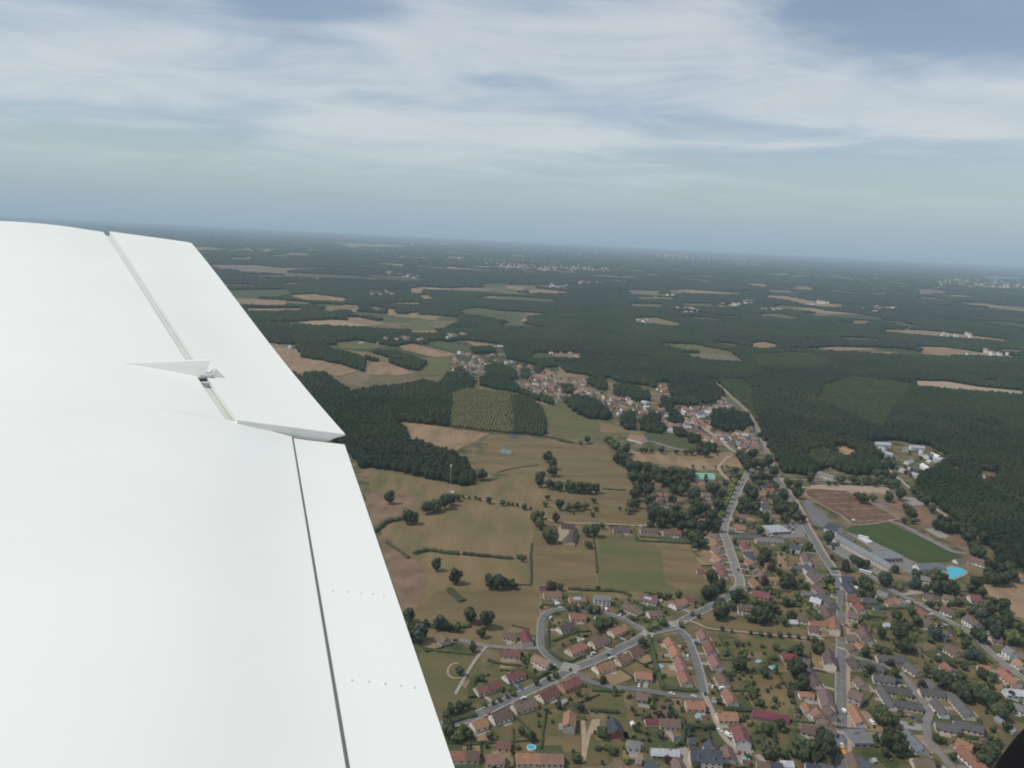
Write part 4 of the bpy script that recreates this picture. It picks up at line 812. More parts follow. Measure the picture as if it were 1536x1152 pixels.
# the village's many smaller houses, too many and too small to single out
vw, vr, vg = MB(), MB(), MB(); rv = random.Random(21)
for crop, poly, n in (('D1', '90 230 480 250 560 330 700 330 720 430 520 500 300 400 90 370', 30), ('D1', '700 420 1080 430 1240 560 1500 590 1530 720 1240 690 1000 560 760 560 560 470', 48), ('D2', '480 410 720 410 900 380 1000 400 900 470 900 600 1010 700 1000 760 880 720 640 590 480 520', 42), ('D2', '980 330 1020 330 1290 620 1300 740 1180 770 960 620 1200 590', 20)):
    P = pts(crop, poly); us = [p[0] for p in P]; vs = [p[1] for p in P]; k = 0; t_ = 0
    while k < n and t_ < 4000:
        t_ += 1; u, v = rv.uniform(min(us), max(us)), rv.uniform(min(vs), max(vs))
        if not inpoly(np.array([u]), np.array([v]), P)[0]: continue
        if any(inpoly(np.array([u]), np.array([v]), Q)[0] for Q in COPSE): continue
        c = G(u, v); 
        if near_road(c)[0] < 4 or any((c[0] - x) ** 2 + (c[1] - y) ** 2 < (q + 5) ** 2 for x, y, q in ALL_H): continue
        a = rv.choice((.35, .35 + math.pi / 2, -.5)) + rv.uniform(-.25, .25); L_, w_, e = rv.uniform(8, 14), rv.uniform(7, 9), rv.choice((2.8, 2.8, 4.6)); ca, sa = math.cos(a), math.sin(a)
        T = lambda x, y, z: (c[0] + x * ca - y * sa, c[1] + x * sa + y * ca, z)
        l, h, r = L_ / 2, w_ / 2, e + w_ * .36
        vw.poly([T(-l, -h, 0), T(l, -h, 0), T(l, -h, e), T(-l, -h, e)]).poly([T(l, h, 0), T(-l, h, 0), T(-l, h, e), T(l, h, e)]).poly([T(l, -h, 0), T(l, h, 0), T(l, h, e), T(l, 0, r), T(l, -h, e)]).poly([T(-l, h, 0), T(-l, -h, 0), T(-l, -h, e), T(-l, 0, r), T(-l, h, e)])
        b = vr if rv.random() < .6 else vg
        for sg in (-1, 1):
            for q in (0, .2): b.poly([T(-l - .3, 0, r + q), T(l + .3, 0, r + q), T(l + .3, sg * (h + .4), e - .2 + q), T(-l - .3, sg * (h + .4), e - .2 + q)])
        ALL_H.append((*c, L_ / 2 + 1)); k += 1
for crop, x0, y0 in (('D8', 560, 460), ('D8', 940, 382), ('D8', 1130, 405), ('D8', 1010, 366), ('D8', 310, 282), ('D8', 760, 402), ('D8', 1340, 372), ('D8', 700, 330), ('D7', 1180, 525), ('D7', 960, 540), ('D7', 850, 330), ('D7', 1000, 250), ('E1', 640, 480), ('E1', 380, 400), ('E1', 720, 540), ('D8', 100, 222), ('D8', 240, 218), ('D8', 150, 300), ('D7', 1440, 212), ('D7', 1230, 180), ('D8', 590, 195)):
    for i in range(9):
        u, v = px(crop, x0 + rv.gauss(0, 34), y0 + rv.gauss(0, 5)); c = G(u, v); s_ = max(1.2, math.hypot(*c) / 3500); a = rv.uniform(0, 3); l, h, e = rv.uniform(5, 8) * s_, rv.uniform(4, 5) * s_, rv.uniform(5, 8) + 6; ca, sa = math.cos(a), math.sin(a)
        T = lambda x, y, z: (c[0] + x * ca - y * sa, c[1] + x * sa + y * ca, z)
        r = e + h * .5
        for p, q in (((-l, -h), (l, -h)), ((l, -h), (l, h)), ((l, h), (-l, h)), ((-l, h), (-l, -h))): vw.poly([T(*p, 0), T(*q, 0), T(*q, e), T(*p, e)])
        for sg in (-1, 1): (vr if rv.random() < .6 else vg).poly([T(-l, 0, r), T(l, 0, r), T(l, sg * h, e), T(-l, sg * h, e)])
vv = MB(); o0 = 0; mi = []
for i, b in enumerate((vw, vr, vg)):
    vv.v += b.v; vv.f += [tuple(x + o0 for x in f) for f in b.f]; mi += [i] * len(b.f); o0 += len(b.v)
me = vv.mesh('far_houses', MATS['wall_w']); me.materials.append(MATS['roof_or']); me.materials.append(MATS['roof_mv']); me.polygons.foreach_set('material_index', mi); tag(link('far_houses', me), kind='stuff')
# ------------------------------------------------------------------ trees, bushes, hedges
def crown_mesh(seed, m, shape='round', nleaf=420):
    r = np.random.default_rng(seed); nl = 9 if shape == 'round' else 7; lob = []
    for i in range(nl):
        d = r.normal(size=3); d /= np.linalg.norm(d); d[2] = r.uniform(-.85, .95) if i % 3 else abs(d[2])
        k = r.uniform(.32, .6)
        if shape == 'tall': lob.append((np.array([d[0] * .28, d[1] * .28, -.7 + 1.5 * i / (nl - 1)]), .62 - .42 * i / (nl - 1)))
        else: lob.append((d * r.uniform(.42, .68), k))
    lob.append((np.array([0, 0, -.1]), .62 if shape == 'round' else .5))
    V = []; Fc = []
    for c, k in lob:     # leaf clumps over every lobe
        n = int(nleaf * k * k / sum(q[1] ** 2 for q in lob)) + 6
        for j in range(n):
            d = r.normal(size=3); d /= np.linalg.norm(d); p = c + d * k * r.uniform(.7, 1.12); s = r.uniform(.09, .17)
            a = np.cross(d, r.normal(size=3)); a /= np.linalg.norm(a); b = np.cross(d, a) + d * r.uniform(-.6, .6); q = len(V)
            V += [p - a * s, p + b * s * .9, p + a * s, p - b * s * .8 - d * s * .3]; Fc += [(q, q + 1, q + 2), (q, q + 2, q + 3)]
    BV, BF = ico(2)
    for c, k in lob: q = len(V); V += list(BV * k * .8 * r.uniform(.88, 1.08, (len(BV), 1)) + c); Fc += [tuple(f + q) for f in BF]
    return np_mesh('crown', V, Fc, MATS[m])
VAR = {}
for key, m in (('d', 'leaf_dark'), ('m', 'leaf_mid'), ('l', 'leaf_light'), ('b', 'leaf_blue'), ('p', 'leaf_purple')):
    VAR[key] = [crown_mesh(hash_ + 10 * ord(key), m, 'round') for hash_ in range(4 if key in 'dm' else 2)]
    VAR[key + 't'] = [crown_mesh(50 + hash_ + 10 * ord(key), m, 'tall') for hash_ in range(2)]
TRUNK = MB().tube((0, 0, 0), (.05, 0, .55), .16, .10, 7).tube((.05, 0, .5), (.4, .1, 1), .08, .04, 5).tube((.05, 0, .5), (-.3, .2, 1), .08, .04, 5).tube((.05, 0, .5), (.0, -.35, .95), .08, .04, 5).mesh('trunk', MATS['trunk_bark'])
TWORD = {'d': 'dark-green', 'm': 'green', 'l': 'yellow-green', 'b': 'blue-green', 'p': 'purple'}
NT = [0]
SPECS = []
def one_tree(x, y, r, kind, tall=False, rr=random):
    hgt = r * (3.2 if tall else 2.35) * rr.uniform(.92, 1.12); o = empty('bush' if r < 1.7 else 'tree', (x, y, 0), rr.uniform(0, 6.28)); NT[0] += 1
    rad = r * (1.05 if tall else 1.08); cz = hgt * .5; sz = hgt * .53
    me = rr.choice(VAR[kind + ('t' if tall else '')]); c = link('crown', me, o); c.location = (0, 0, cz); c.scale = (rad * rr.uniform(.9, 1.1), rad * rr.uniform(.9, 1.1), sz); c.rotation_euler = (0, 0, rr.uniform(0, 6))
    if r >= 1.7: t = link('trunk', TRUNK, o); t.scale = (max(r * .55, 1), max(r * .55, 1), hgt * .5)
    return o
def place(crop, x, y, rp, tall=False):
    s = CROP[crop][2]; u, v = px(crop, x, y); z = 2.0; rm = 3
    for _ in range(4): g = G(u, v, z); d = np.linalg.norm(np.array([g[0], g[1], z - H])); rm = rp * s * d / FPX / (1.25 if tall else 1.0); z = rm * (1.5 if tall else 1.1)
    return g, rm, u
def trees(crop, phrase, data, shared=False, kind='d', noun=None):
    rows = []
    for row in data.strip().split(';'):
        q = row.split()
        if not q: continue
        f = q[3] if len(q) > 3 else kind; k = f[0]; tall = 't' in f[1:]
        g, rm, u = place(crop, float(q[0]), float(q[1]), float(q[2]), tall); rows.append((u, g, min(rm, 8.5) * (.92 if crop in ('C8',) else .77 if crop[0] == 'C' else .88), k, tall))
    rows.sort(key=lambda r: r[0]); rr = random.Random(len(rows) * 31 + len(phrase)); n = len(rows)
    for i, (u, g, rm, k, tall) in enumerate(rows):
        b = rm < 1.7; w = 'bush' if b else 'tree'
        form = '' if not tall else 'slender '
        if len(phrase.split()) > 10: print('LONG', phrase)
        if shared: lab = '%s %s %s' % (TWORD[k], w, phrase)
        elif n == 1: lab = '%s%s %s %s' % (form, TWORD[k], w, phrase)
        else: lab = '%s%s %s, %s from left %s' % (form, TWORD[k], w, ordinal(i + 1), phrase)
        SPECS.append((g[0], g[1], rm, k, tall, lab, w, ('trees ' + phrase) if n > 1 else None))
trees('C1', 'along the sloping lane', '420 455 22 m; 480 445 22; 525 420 25; 580 400 20; 625 380 25 m; 545 350 30; 605 350 25 m; 790 300 28; 880 275 20; 930 245 32; 910 190 22')
trees('C1', 'in the gardens near the wing', '330 45 42; 235 215 40; 390 265 35; 700 140 30; 955 440 48 bt; 1275 275 40 p; 685 650 36; 755 690 42; 1085 840 42 m; 1150 400 30 m; 1110 470 45; 1340 790 36; 620 800 26 dt; 860 490 30 m; 1265 660 45 m; 460 680 40')
trees('C1', 'in the thicket at the wing edge', '250 640 55 m; 160 650 60; 220 690 50 m; 180 600 45; 300 670 40; 170 490 45; 240 470 45; 300 460 35; 140 530 40', True)
trees('C4', 'around the ring street houses', '240 200 60; 310 195 40; 595 205 28; 600 440 30 m; 620 490 60; 690 470 48; 640 465 42; 945 620 45; 780 385 30; 860 440 26; 1070 260 34; 1220 255 40; 1110 275 30; 1150 270 30; 375 350 34 m; 430 360 34; 480 350 30 m; 540 365 40; 600 370 40; 350 260 28 lt')
trees('C4', 'in the yellowish clump by the lane bend', '1000 512 36 m; 1045 492 40 l; 1090 472 38 m; 1120 480 28 m', True)
trees('C4', 'at the upper end of the lane', '1440 240 58; 1470 130 60; 1510 190 50; 1520 400 60; 1375 425 25; 1240 490 28 m; 1400 330 22; 1320 400 25 m')
trees('C2', 'in the gardens around the manor', '250 550 60 bt; 155 570 42 p; 60 580 42 m; 500 780 40; 230 930 45 p; 165 740 42; 300 800 40 m; 450 990 42; 570 680 30; 400 690 30; 510 690 26; -30 690 40; 20 60 40')
trees('C2', 'in the allotments right of the cul-de-sac', '800 170 70; 830 100 50 l; 990 250 46; 1190 420 36; 1215 480 26; 860 340 44 m; 880 390 46 m; 905 430 50; 960 490 42; 1080 50 36; 865 20 22; 965 40 22; 820 30 22; 720 300 25; 1100 360 22; 1010 400 18; 940 390 18; 1130 330 20 m')
trees('C2', 'behind the houses left of the main road', '1235 215 78; 1295 340 66; 1260 70 60; 1420 50 62; 1010 690 52; 1120 670 46; 1440 740 46')
trees('C2', 'in the leafy block above the bottom edge', '1010 880 70; 1070 910 62; 1250 800 60 m; 1330 830 60 m; 1400 830 60; 1300 900 60; 1480 840 60; 1220 870 52 m; 1400 920 60; 1150 900 40; 1500 930 50; 1530 880 50', True)
trees('C3', 'on the left of the grey estate', '380 210 46; 340 80 46; 440 55 38; 515 75 32; 640 30 60; 590 20 40; 455 545 78 m; 560 600 46; 530 160 36 p; 570 230 42; 760 320 46 p; 610 420 36 l; 810 210 36; 890 130 32; 40 760 70; 60 850 70; 15 700 50; 60 920 50', False)
trees('C3', 'in the dark copse beside the long blue grey roof', '570 740 92; 490 830 40; 520 690 56; 600 790 66; 540 780 50; 490 760 50', True)
trees('C3', 'in the long hedgerow right of the grey estate', '930 290 66; 1000 330 60; 1050 370 70; 1100 400 60; 1150 380 52; 1250 400 52 m; 1270 450 60; 1330 520 50 m; 1370 550 50; 880 270 46; 1200 420 46 m; 1300 490 44 m', True)
trees('C3', 'between the diagonal road and the right corner', '1150 90 52 b; 1210 120 46; 1100 20 42; 1060 265 42; 1230 240 46; 1310 270 42; 1420 490 46; 1410 640 42; 1280 840 82; 1240 900 62; 880 730 36; 930 750 30; 1010 870 36; 880 925 32; 1440 400 30; 1330 720 30 l; 1290 330 30; 1220 330 30 l; 1320 820 50; 1180 800 40; 1000 175 28; 1090 190 34')
trees('C5', 'around the end of the avenue', '150 530 80; 210 490 60; 100 560 50; 330 570 60; 370 550 46 m; 220 670 76; 250 700 50; 40 140 46; 120 400 42 m; 300 650 40; 10 190 40')
trees('C5', 'in the gardens between avenue and main road', '560 240 76; 520 300 46; 570 285 42; 690 200 36 m; 600 350 42 p; 730 440 76; 690 470 50; 780 480 42; 890 190 42; 1050 480 50 m; 1060 512 40 l; 610 650 50; 720 620 46; 540 630 42; 750 720 46; 960 740 42; 480 620 42 m; 700 770 40; 450 370 30; 550 450 42 p; 1020 450 34 m; 640 550 36; 860 500 34; 500 520 26; 660 390 34; 770 380 30; 830 460 26; 320 160 26')
trees('C5', 'in the dark clump behind the double gabled house', '440 742 40; 500 700 62; 520 740 60; 570 730 60; 470 690 40; 550 680 40', True)
trees('C5', 'in the row along the sandy path', '220 825 22; 295 855 14; 440 860 18; 515 860 26 m; 585 870 26; 663 880 26; 737 880 23; 805 890 22; 885 900 20; 935 905 36')
trees('C5', 'between main road and school', '1040 120 64; 1075 200 25 dt; 1230 290 42; 1280 325 46; 1330 320 42; 1180 345 46 p; 1065 280 25; 1480 450 56; 1310 480 60; 1340 520 50; 1240 470 30; 1300 550 40')
trees('C6', 'around the public pool', '380 490 60 b; 500 540 46 m; 640 430 46; 640 510 60 b; 810 460 64 m; 880 460 46; 740 450 30; 800 550 60; 900 560 60; 970 570 50; 1130 510 70; 1180 590 52; 850 540 50; 940 520 40; 720 560 44; 470 400 40; 1100 560 44')
trees('C6', 'between the diagonal road and the tan field', '1290 670 46; 1370 710 62; 1390 770 50; 500 900 80; 480 790 50; 600 760 42; 760 700 40; 220 550 60; 250 620 46; 990 670 42; 1200 790 62 b; 1270 830 82; 1340 880 82 b; 1440 950 72 m; 1180 950 62; 800 940 60 b; 990 910 42 l; 1100 760 40; 350 940 50; 640 830 50; 1500 900 70; 1020 770 40; 460 860 40; 1500 980 60; 1400 840 60; 1130 930 50; 1250 740 50; 590 880 34; 1060 1000 50; 1290 960 50')
trees('C6', 'in the dark grove right of the football field', '1240 430 52; 1300 450 82; 1380 460 72; 1430 430 60; 1150 200 92; 1200 130 62; 1130 250 62; 1260 380 60; 1340 400 60; 1220 480 40; 1180 270 50; 1420 370 60; 1100 100 50; 1050 60 50; 980 40 40; 900 40 46; 830 30 46', True)
trees('C7', 'around the bare pitch', '150 320 36; 550 340 42; 610 350 26; 705 335 40; 780 310 52; 830 420 40; 855 440 46; 810 400 26; 805 485 26; 860 485 26 m; 975 415 30; 340 262 18; 380 262 18; 520 330 30')
trees('C7', 'in the belt behind the tennis court', '1000 510 36; 1050 520 42; 1110 530 36; 1180 560 46; 1240 630 52; 1030 480 36; 1080 490 36; 1150 520 40; 900 330 36; 940 360 36; 870 300 40; 1210 590 46', True)
trees('C7', 'in the copse left of the school car park', '100 420 46; 150 450 56; 60 390 46; 30 350 40; 80 470 40; 130 400 36; 185 470 30', True)
trees('C7', 'in the wooded strip above the gravel', '150 215 86 m; 100 230 62; 230 200 62; 420 200 60; 500 190 70; 580 200 60; 640 150 70; 660 200 60; 520 250 26; 560 250 24; 620 250 30; 700 240 42; 760 240 46; 740 200 46; 690 180 46; 600 120 50; 700 130 40; 460 150 50', True)
trees('C8', 'in the dense trees of the wooded estate', '60 130 60; 100 170 60; 150 240 60; 220 240 70; 300 250 70; 380 270 70; 450 270 70; 520 280 70; 590 280 65; 650 290 60; 690 310 50; 180 330 60; 250 350 60; 230 430 60; 300 450 60; 320 530 55; 350 600 60; 340 680 60; 440 660 70; 500 650 70; 540 700 60; 420 720 50; 330 740 40; 520 540 50; 600 440 50; 640 400 50; 540 430 45; 700 500 50; 740 470 50; 740 560 60; 760 620 60; 710 640 60; 650 690 50; 600 690 50; 700 760 70; 780 770 70; 850 740 70; 870 660 60; 730 850 70; 760 890 60; 680 830 50; 920 760 50; 900 440 50; 850 430 40; 960 480 45; 930 580 60; 600 770 50; 310 330 60; 400 340 60; 480 350 60; 560 350 60; 630 350 50; 830 600 44; 900 530 36; 820 330 34 dt; 560 600 40', True)
trees('C8', 'in the bright row along the avenue', '1075 370 33 l; 1055 410 33 l; 1040 450 33 l; 1025 490 33 l; 1005 530 33 l; 995 570 33 l; 975 610 31 m; 960 650 33 l; 945 690 31 l', True)
trees('C8', 'in the gardens right of the avenue', '1310 310 72; 1250 340 42; 1060 340 42; 1110 320 32; 1040 260 36 l; 1090 270 36; 990 380 36; 1200 440 60; 1240 480 52; 1150 560 50; 1190 600 46; 1260 590 50; 1120 600 42; 1350 690 46; 1460 560 62; 1480 620 60; 1420 280 42; 1510 510 52; 1230 760 46 m; 1300 800 42; 1100 700 30; 1290 385 34; 1390 330 40; 1440 400 34')
trees('C8', 'in the grove above the roundabout', '1150 170 60; 1200 170 70; 1260 170 80; 1330 180 80; 1380 180 60; 1190 240 42; 1120 130 44; 1240 120 50', True)
trees('C8', 'along the farm track above the tan strip', '430 85 36; 340 92 26; 290 92 26; 250 88 26; 560 100 28; 640 108 26; 690 105 32; 776 125 11; 924 127 12; 820 85 60; 760 80 42; 880 85 30')
trees('C8', 'dotted on the tan strip', '705 232 15; 800 240 12; 905 235 12; 965 240 12; 1005 232 14')
trees('D5', 'on the scrubby meadow left of the estate', '935 0 1; 830 585 44; 800 660 40 m; 780 690 34 m; 840 640 40; 720 685 14; 200 600 25; 185 650 25 m; 290 660 36; 350 672 32; 410 665 36; 470 660 32 m; 530 620 26; 545 680 26 m; 525 725 22; 385 718 12'.replace('935 0 1; ', ''))
trees('D5', 'in the tall hedgerow running down to the estate', '640 180 38 m; 690 220 42 m; 720 280 62; 750 310 62; 770 250 42; 660 210 34 m; 700 320 40; 780 350 40', True)
trees('D5', 'standing alone on the brown meadow', '200 300 50; 235 350 52; 235 405 46; 150 450 50; 140 490 40; 485 185 29; 435 215 16')
trees('D5', 'in the dark row across the brown meadow', '210 510 36; 280 520 36; 350 520 46; 430 525 50; 500 535 46; 555 540 36; 250 515 30; 390 525 40; 465 535 40', True)
trees('D5', 'around the old farm', '30 670 24; 78 682 14; 120 760 50 m; 155 730 30; 150 800 40 m; 260 750 36; 220 880 55 m; 200 890 40; 490 840 46 m; 540 840 46; 595 810 24; 495 940 32; 15 1045 24')
trees('D6', 'alone in the field left of the ring street', '555 510 46; 690 595 58; 1280 190 0.1'.replace('; 1280 190 0.1', ''))
trees('D6', 'in the dark clump on the olive field', '920 615 36; 945 635 52; 990 640 50; 1040 642 42; 1090 652 36; 1120 662 26', True)
trees('D6', 'along the lower field edge', '350 875 50 b; 475 930 30; 575 920 58 b; 795 880 55; 915 910 62; 420 1000 70 b; 360 1000 60; 880 1000 40; 640 960 36; 700 960 36; 460 1010 40')
trees('D6', 'near the wood corner beside the wing', '480 100 46; 560 80 50 m; 610 60 50; 650 40 46; 340 170 50; 390 170 50; 215 15 56; 520 90 40 m; 700 20 34')
trees('D6', 'in the thin row along the upper track', '740 20 16; 785 25 15; 830 30 15; 860 40 15; 930 45 30; 1025 65 25; 1070 70 16; 1100 75 15; 1130 80 15; 1185 92 25; 1230 105 15')
trees('D4', 'large beside the tip of the dark wood', '1070 600 70')
def hedge(crop, phrase, t, w=1.4, h=1.8, m='hedge'): hedge_line(gpts(crop, t), phrase, w, h, m)
def hedge_line(P, phrase, w, h, m='hedge', group=None):
    C = smooth(P, 3); D = [C[0]]
    for p in C[1:]:
        n = max(1, int(np.linalg.norm(p - D[-1]) / 2.2)); a = D[-1].copy(); D += [a + (p - a) * (i + 1) / n for i in range(n)]
    D = np.array(D); k = len(D); rr = np.random.default_rng(k); T = np.gradient(D, axis=0); T /= np.maximum(np.linalg.norm(T, axis=1), 1e-6)[:, None]; Nn = np.stack([-T[:, 1], T[:, 0]], 1); V = []; Fc = []
    for i in range(k):
        hh = h * rr.uniform(.75, 1.2); ww = w * rr.uniform(.75, 1.2)
        for a, z in ((-.5, 0), (-.6, .6), (-.3, 1), (.3, 1), (.6, .6), (.5, 0)): q = D[i] + Nn[i] * a * ww + rr.normal(size=2) * .12; V.append((q[0], q[1], z * hh + .05))
    for i in range(k - 1):
        for j in range(5): q = i * 6 + j; Fc.append((q, q + 1, q + 7, q + 6))
    Fc += [tuple(range(5, -1, -1)), tuple(range((k - 1) * 6, k * 6))]
    me = bpy.data.meshes.new('hedge'); me.from_pydata(V, [], Fc); me.materials.append(MATS[m]); me.update()
    tag(link('hedge', me), phrase, 'hedge', group)
for a in [
    ('D6', 'long dark hedge across the field above two round trees', '390 440 440 425 500 415 600 430 710 440', 4, 3.2), ('D6', 'dark hedge continuing right across the olive field', '740 440 850 452 950 460 1100 475', 3.6, 2.8), ('D6', 'short hedge stub at the end of the field hedge', '1130 470 1160 468 1190 475', 4, 3.5),
    ('D6', 'reddish dark hedge running from the wing to a round bush', '90 285 150 245 200 210 300 190', 5, 4), ('D6', 'broken hedge sloping down beside the wing', '190 350 240 390 290 420 350 470', 3, 2.2), ('D6', 'bluish reed strip on the meadow beside the wing', '640 690 680 730 740 780', 6, 1.6),
    ('D6', 'thin hedge line rising at the right of the olive field', '1230 440 1235 560 1230 660', 1.6, 1.4), ('D6', 'thin hedge from the dark clump to the right', '1130 665 1180 662 1230 665', 1.4, 1.2), ('D6', 'dark hedge along the lower field edge trees', '440 950 560 970 700 975 790 960', 4, 3),
    ('C4', 'clipped hedge curving outside the pavement of the inner ring', '225 480 215 600 220 690 270 740 350 780 400 780 490 740', 2, 2), ('C4', 'hedge between two gardens inside the ring street', '255 630 330 600 430 560', 2, 2), ('C4', 'hedge along the top of the ring street gardens', '370 225 520 235 640 240 780 250 850 280', 3, 2.4),
    ('C4', 'hedge behind the brown roofed outer ring house', '900 330 960 370 1080 390', 2, 2), ('C4', 'tall clipped hedge left of the cul-de-sac terrace', '985 590 1010 680 1040 790 1050 900', 3, 2.6), ('C2', 'hedge continuing down left of the cul-de-sac terrace', '95 80 130 220 160 330 185 390', 3, 2.6),
    ('C2', 'dark hedge at the foot of the left terrace', '210 380 330 405 460 410', 2.4, 2.2), ('C2', 'dark hedge behind the big orange roofed house', '370 690 480 695 590 690', 3, 2.4), ('C2', 'dark hedge between the yard and the brown bungalow', '340 640 345 740 335 850', 2.4, 2.2),
    ('C2', 'short hedge behind the cul-de-sac garden', '680 285 720 282 755 285', 3, 2.4), ('C2', 'thin hedge behind the last cul-de-sac garden', '725 405 790 410 850 408', 1.6, 1.5), ('C2', 'hedge above the long red shed', '660 550 760 560 880 565', 3, 2.2), ('C1', 'dark hedge along the upper edge of the green pasture', '-20 65 100 85 230 100 340 110', 2, 1.8),
    ('C1', 'hedge between the first lane gardens', '440 150 560 180 680 190', 1.8, 1.8), ('C1', 'thick hedge at the low end of the sloping lane', '120 600 200 585 280 560 350 540', 4, 2.6), ('C1', 'hedge along the street below the plaza', '1190 365 1300 372 1420 378', 2.2, 2), ('C1', 'dark hedge behind the vegetable beds', '1180 510 1290 520 1385 525', 2.2, 2), ('C1', 'thin hedge left of the bare brown plot', '860 520 840 660 825 790', 1.4, 1.8), ('C1', 'hedge behind the bottom row garden', '150 745 300 750 470 745', 2, 1.8), ('C1', 'hedge below the pink roofed lane house', '690 210 780 280 880 230', 2.6, 2.2),
    ('C1', 'green bank hedge beside the pasture', '350 280 320 350 330 420', 5, 2), ('C5', 'dark hedge below the white marquee', '650 640 720 655 800 665', 2.4, 2.2), ('C5', 'dark hedge below the double gabled house', '395 755 480 770 600 775', 4, 3), ('C5', 'hedge along the avenue end garden', '520 530 620 545 740 555', 2.4, 2), ('C5', 'hedge beside the main road bend', '1060 380 1130 385 1240 400', 3, 1.8),
    ('C6', 'hedge running under the red roofed white house', '980 700 1130 720 1300 740', 2.4, 1.8), ('C6', 'hedge across the gardens left of the diagonal road', '200 735 400 745 600 740', 3, 2.2), ('C6', 'dark hedge behind the pool trees', '700 560 850 590 1000 600', 4, 3), ('C3', 'dark hedge below the brown house lawn', '950 165 1060 178 1190 185', 3, 2.4), ('C3', 'hedge behind the grey estate terraces', '1090 740 1180 750 1300 745', 2.4, 2),
    ('C3', 'hedge along the main road bottom edge', '105 780 100 860 95 960', 2.4, 2), ('C8', 'hedge below the meadow edge houses', '205 895 400 905 580 915 700 920', 3, 2.2), ('C8', 'hedge left of the brown and white meadow house', '180 790 195 840 205 890', 2, 2.2), ('C8', 'dark hedge behind the avenue terrace gardens', '1020 830 1180 850 1350 855', 2.4, 2.2),
    ('D5', 'low dark hedge below the young plantation', '150 160 250 185 370 215', 5, 3), ('D5', 'hedge line along the brown meadow middle', '590 545 680 552 760 555', 3, 1.6), ('D5', 'thin hedge between the brown and the green field', '530 900 545 1000 555 1150', 1.6, 1.5), ('D5', 'thin hedge on the left field boundary', '85 940 75 1050 80 1150', 1.6, 1.5), ('D4', 'thin fence line hedge below the tan meadow', '1180 620 1300 590 1480 565', 1.5, 1.2)]: hedge(*a)
# garden bushes: small shrubs between the houses, kept off roads, roofs and fields
def free(p, r):
    for x, y, q in ALL_H:
        if (p[0] - x) ** 2 + (p[1] - y) ** 2 < (q + r) ** 2: return False
    for C, wd in ROADS:
        if np.min(np.hypot(C[:, 0] - p[0], C[:, 1] - p[1])) < wd / 2 + r + 2.2: return False
    return True
def bushes(crop, phrase, n, poly, seed, tr=.35):
    P = pts(crop, poly); us = [p[0] for p in P]; vs = [p[1] for p in P]; rr = random.Random(seed); k = 0; tries = 0
    while k < n and tries < n * 40:
        tries += 1; u, v = rr.uniform(min(us), max(us)), rr.uniform(min(vs), max(vs))
        if not inpoly(np.array([u]), np.array([v]), P)[0]: continue
        g = G(u, v); r = rr.uniform(.9, 1.65) if rr.random() > tr else rr.uniform(1.75, 3.0)
        if not free(g, r * .6): continue
        w = 'bush' if r < 1.7 else 'tree'; SPECS.append((g[0], g[1], r, rr.choice('ddmmmlb'), rr.random() < .15, 'small garden %s among the plots %s' % (w, phrase), w, 'small garden %ss %s' % (w, phrase))); k += 1
bushes('C4', 'inside and around the ring street', 60, '160 230 1300 280 1480 330 1000 540 500 860 0 900 0 520 150 500', 1, .15)
bushes('C2', 'around the cul-de-sac and manor', 60, '0 0 650 -60 900 500 880 1000 0 1000', 2, .2)
bushes('C2', 'in the allotment gardens', 70, '600 0 1430 60 1400 640 1150 950 880 850 820 520', 3, .25)
bushes('C1', 'between lane and bottom edge', 40, '320 640 800 480 1180 320 1530 420 1530 900 160 900', 4, .2)
bushes('C3', 'of the grey estate and its surroundings', 80, '210 0 1150 0 1530 330 1530 560 1250 964 220 964', 5, .25)
bushes('C5', 'between avenue and main road', 110, '240 100 850 160 1050 600 1080 900 420 740 340 500', 6, .35)
bushes('C6', 'along the diagonal road', 80, '80 560 420 660 1180 700 1300 750 1500 1000 60 1000', 7, .35)
bushes('C8', 'right of the curving avenue', 45, '1120 360 1440 360 1536 560 1520 800 1060 820 1100 500', 8, .4)
bushes('D1', 'of the far village', 330, '60 260 460 250 700 330 1100 480 1500 590 1500 720 1150 620 700 560 300 470 60 400', 9, .9)
bushes('D2', 'of the roadside village end', 260, '300 420 700 380 1000 330 1300 640 1290 770 1000 700 600 590 300 500', 10, .9)
bushes('D3', 'of the white estate', 30, '500 270 900 290 1060 380 860 500 820 560 640 400', 11, .8)
for a, b, phrase in HEDGES:
    n = max(2, int(np.linalg.norm(b - a) / 4)); ln = [a + (b - a) * i / n for i in range(n + 1)]
    if min(near_road(p)[0] for p in ln) < 1 or min(math.hypot(p[0] - x, p[1] - y) - q * .6 for p in ln for x, y, q in ALL_H) < .5: continue
    hedge_line(ln, 'garden hedge by houses ' + phrase, 1.0, 1.5, 'hedge', 'garden hedges by the houses ' + phrase)
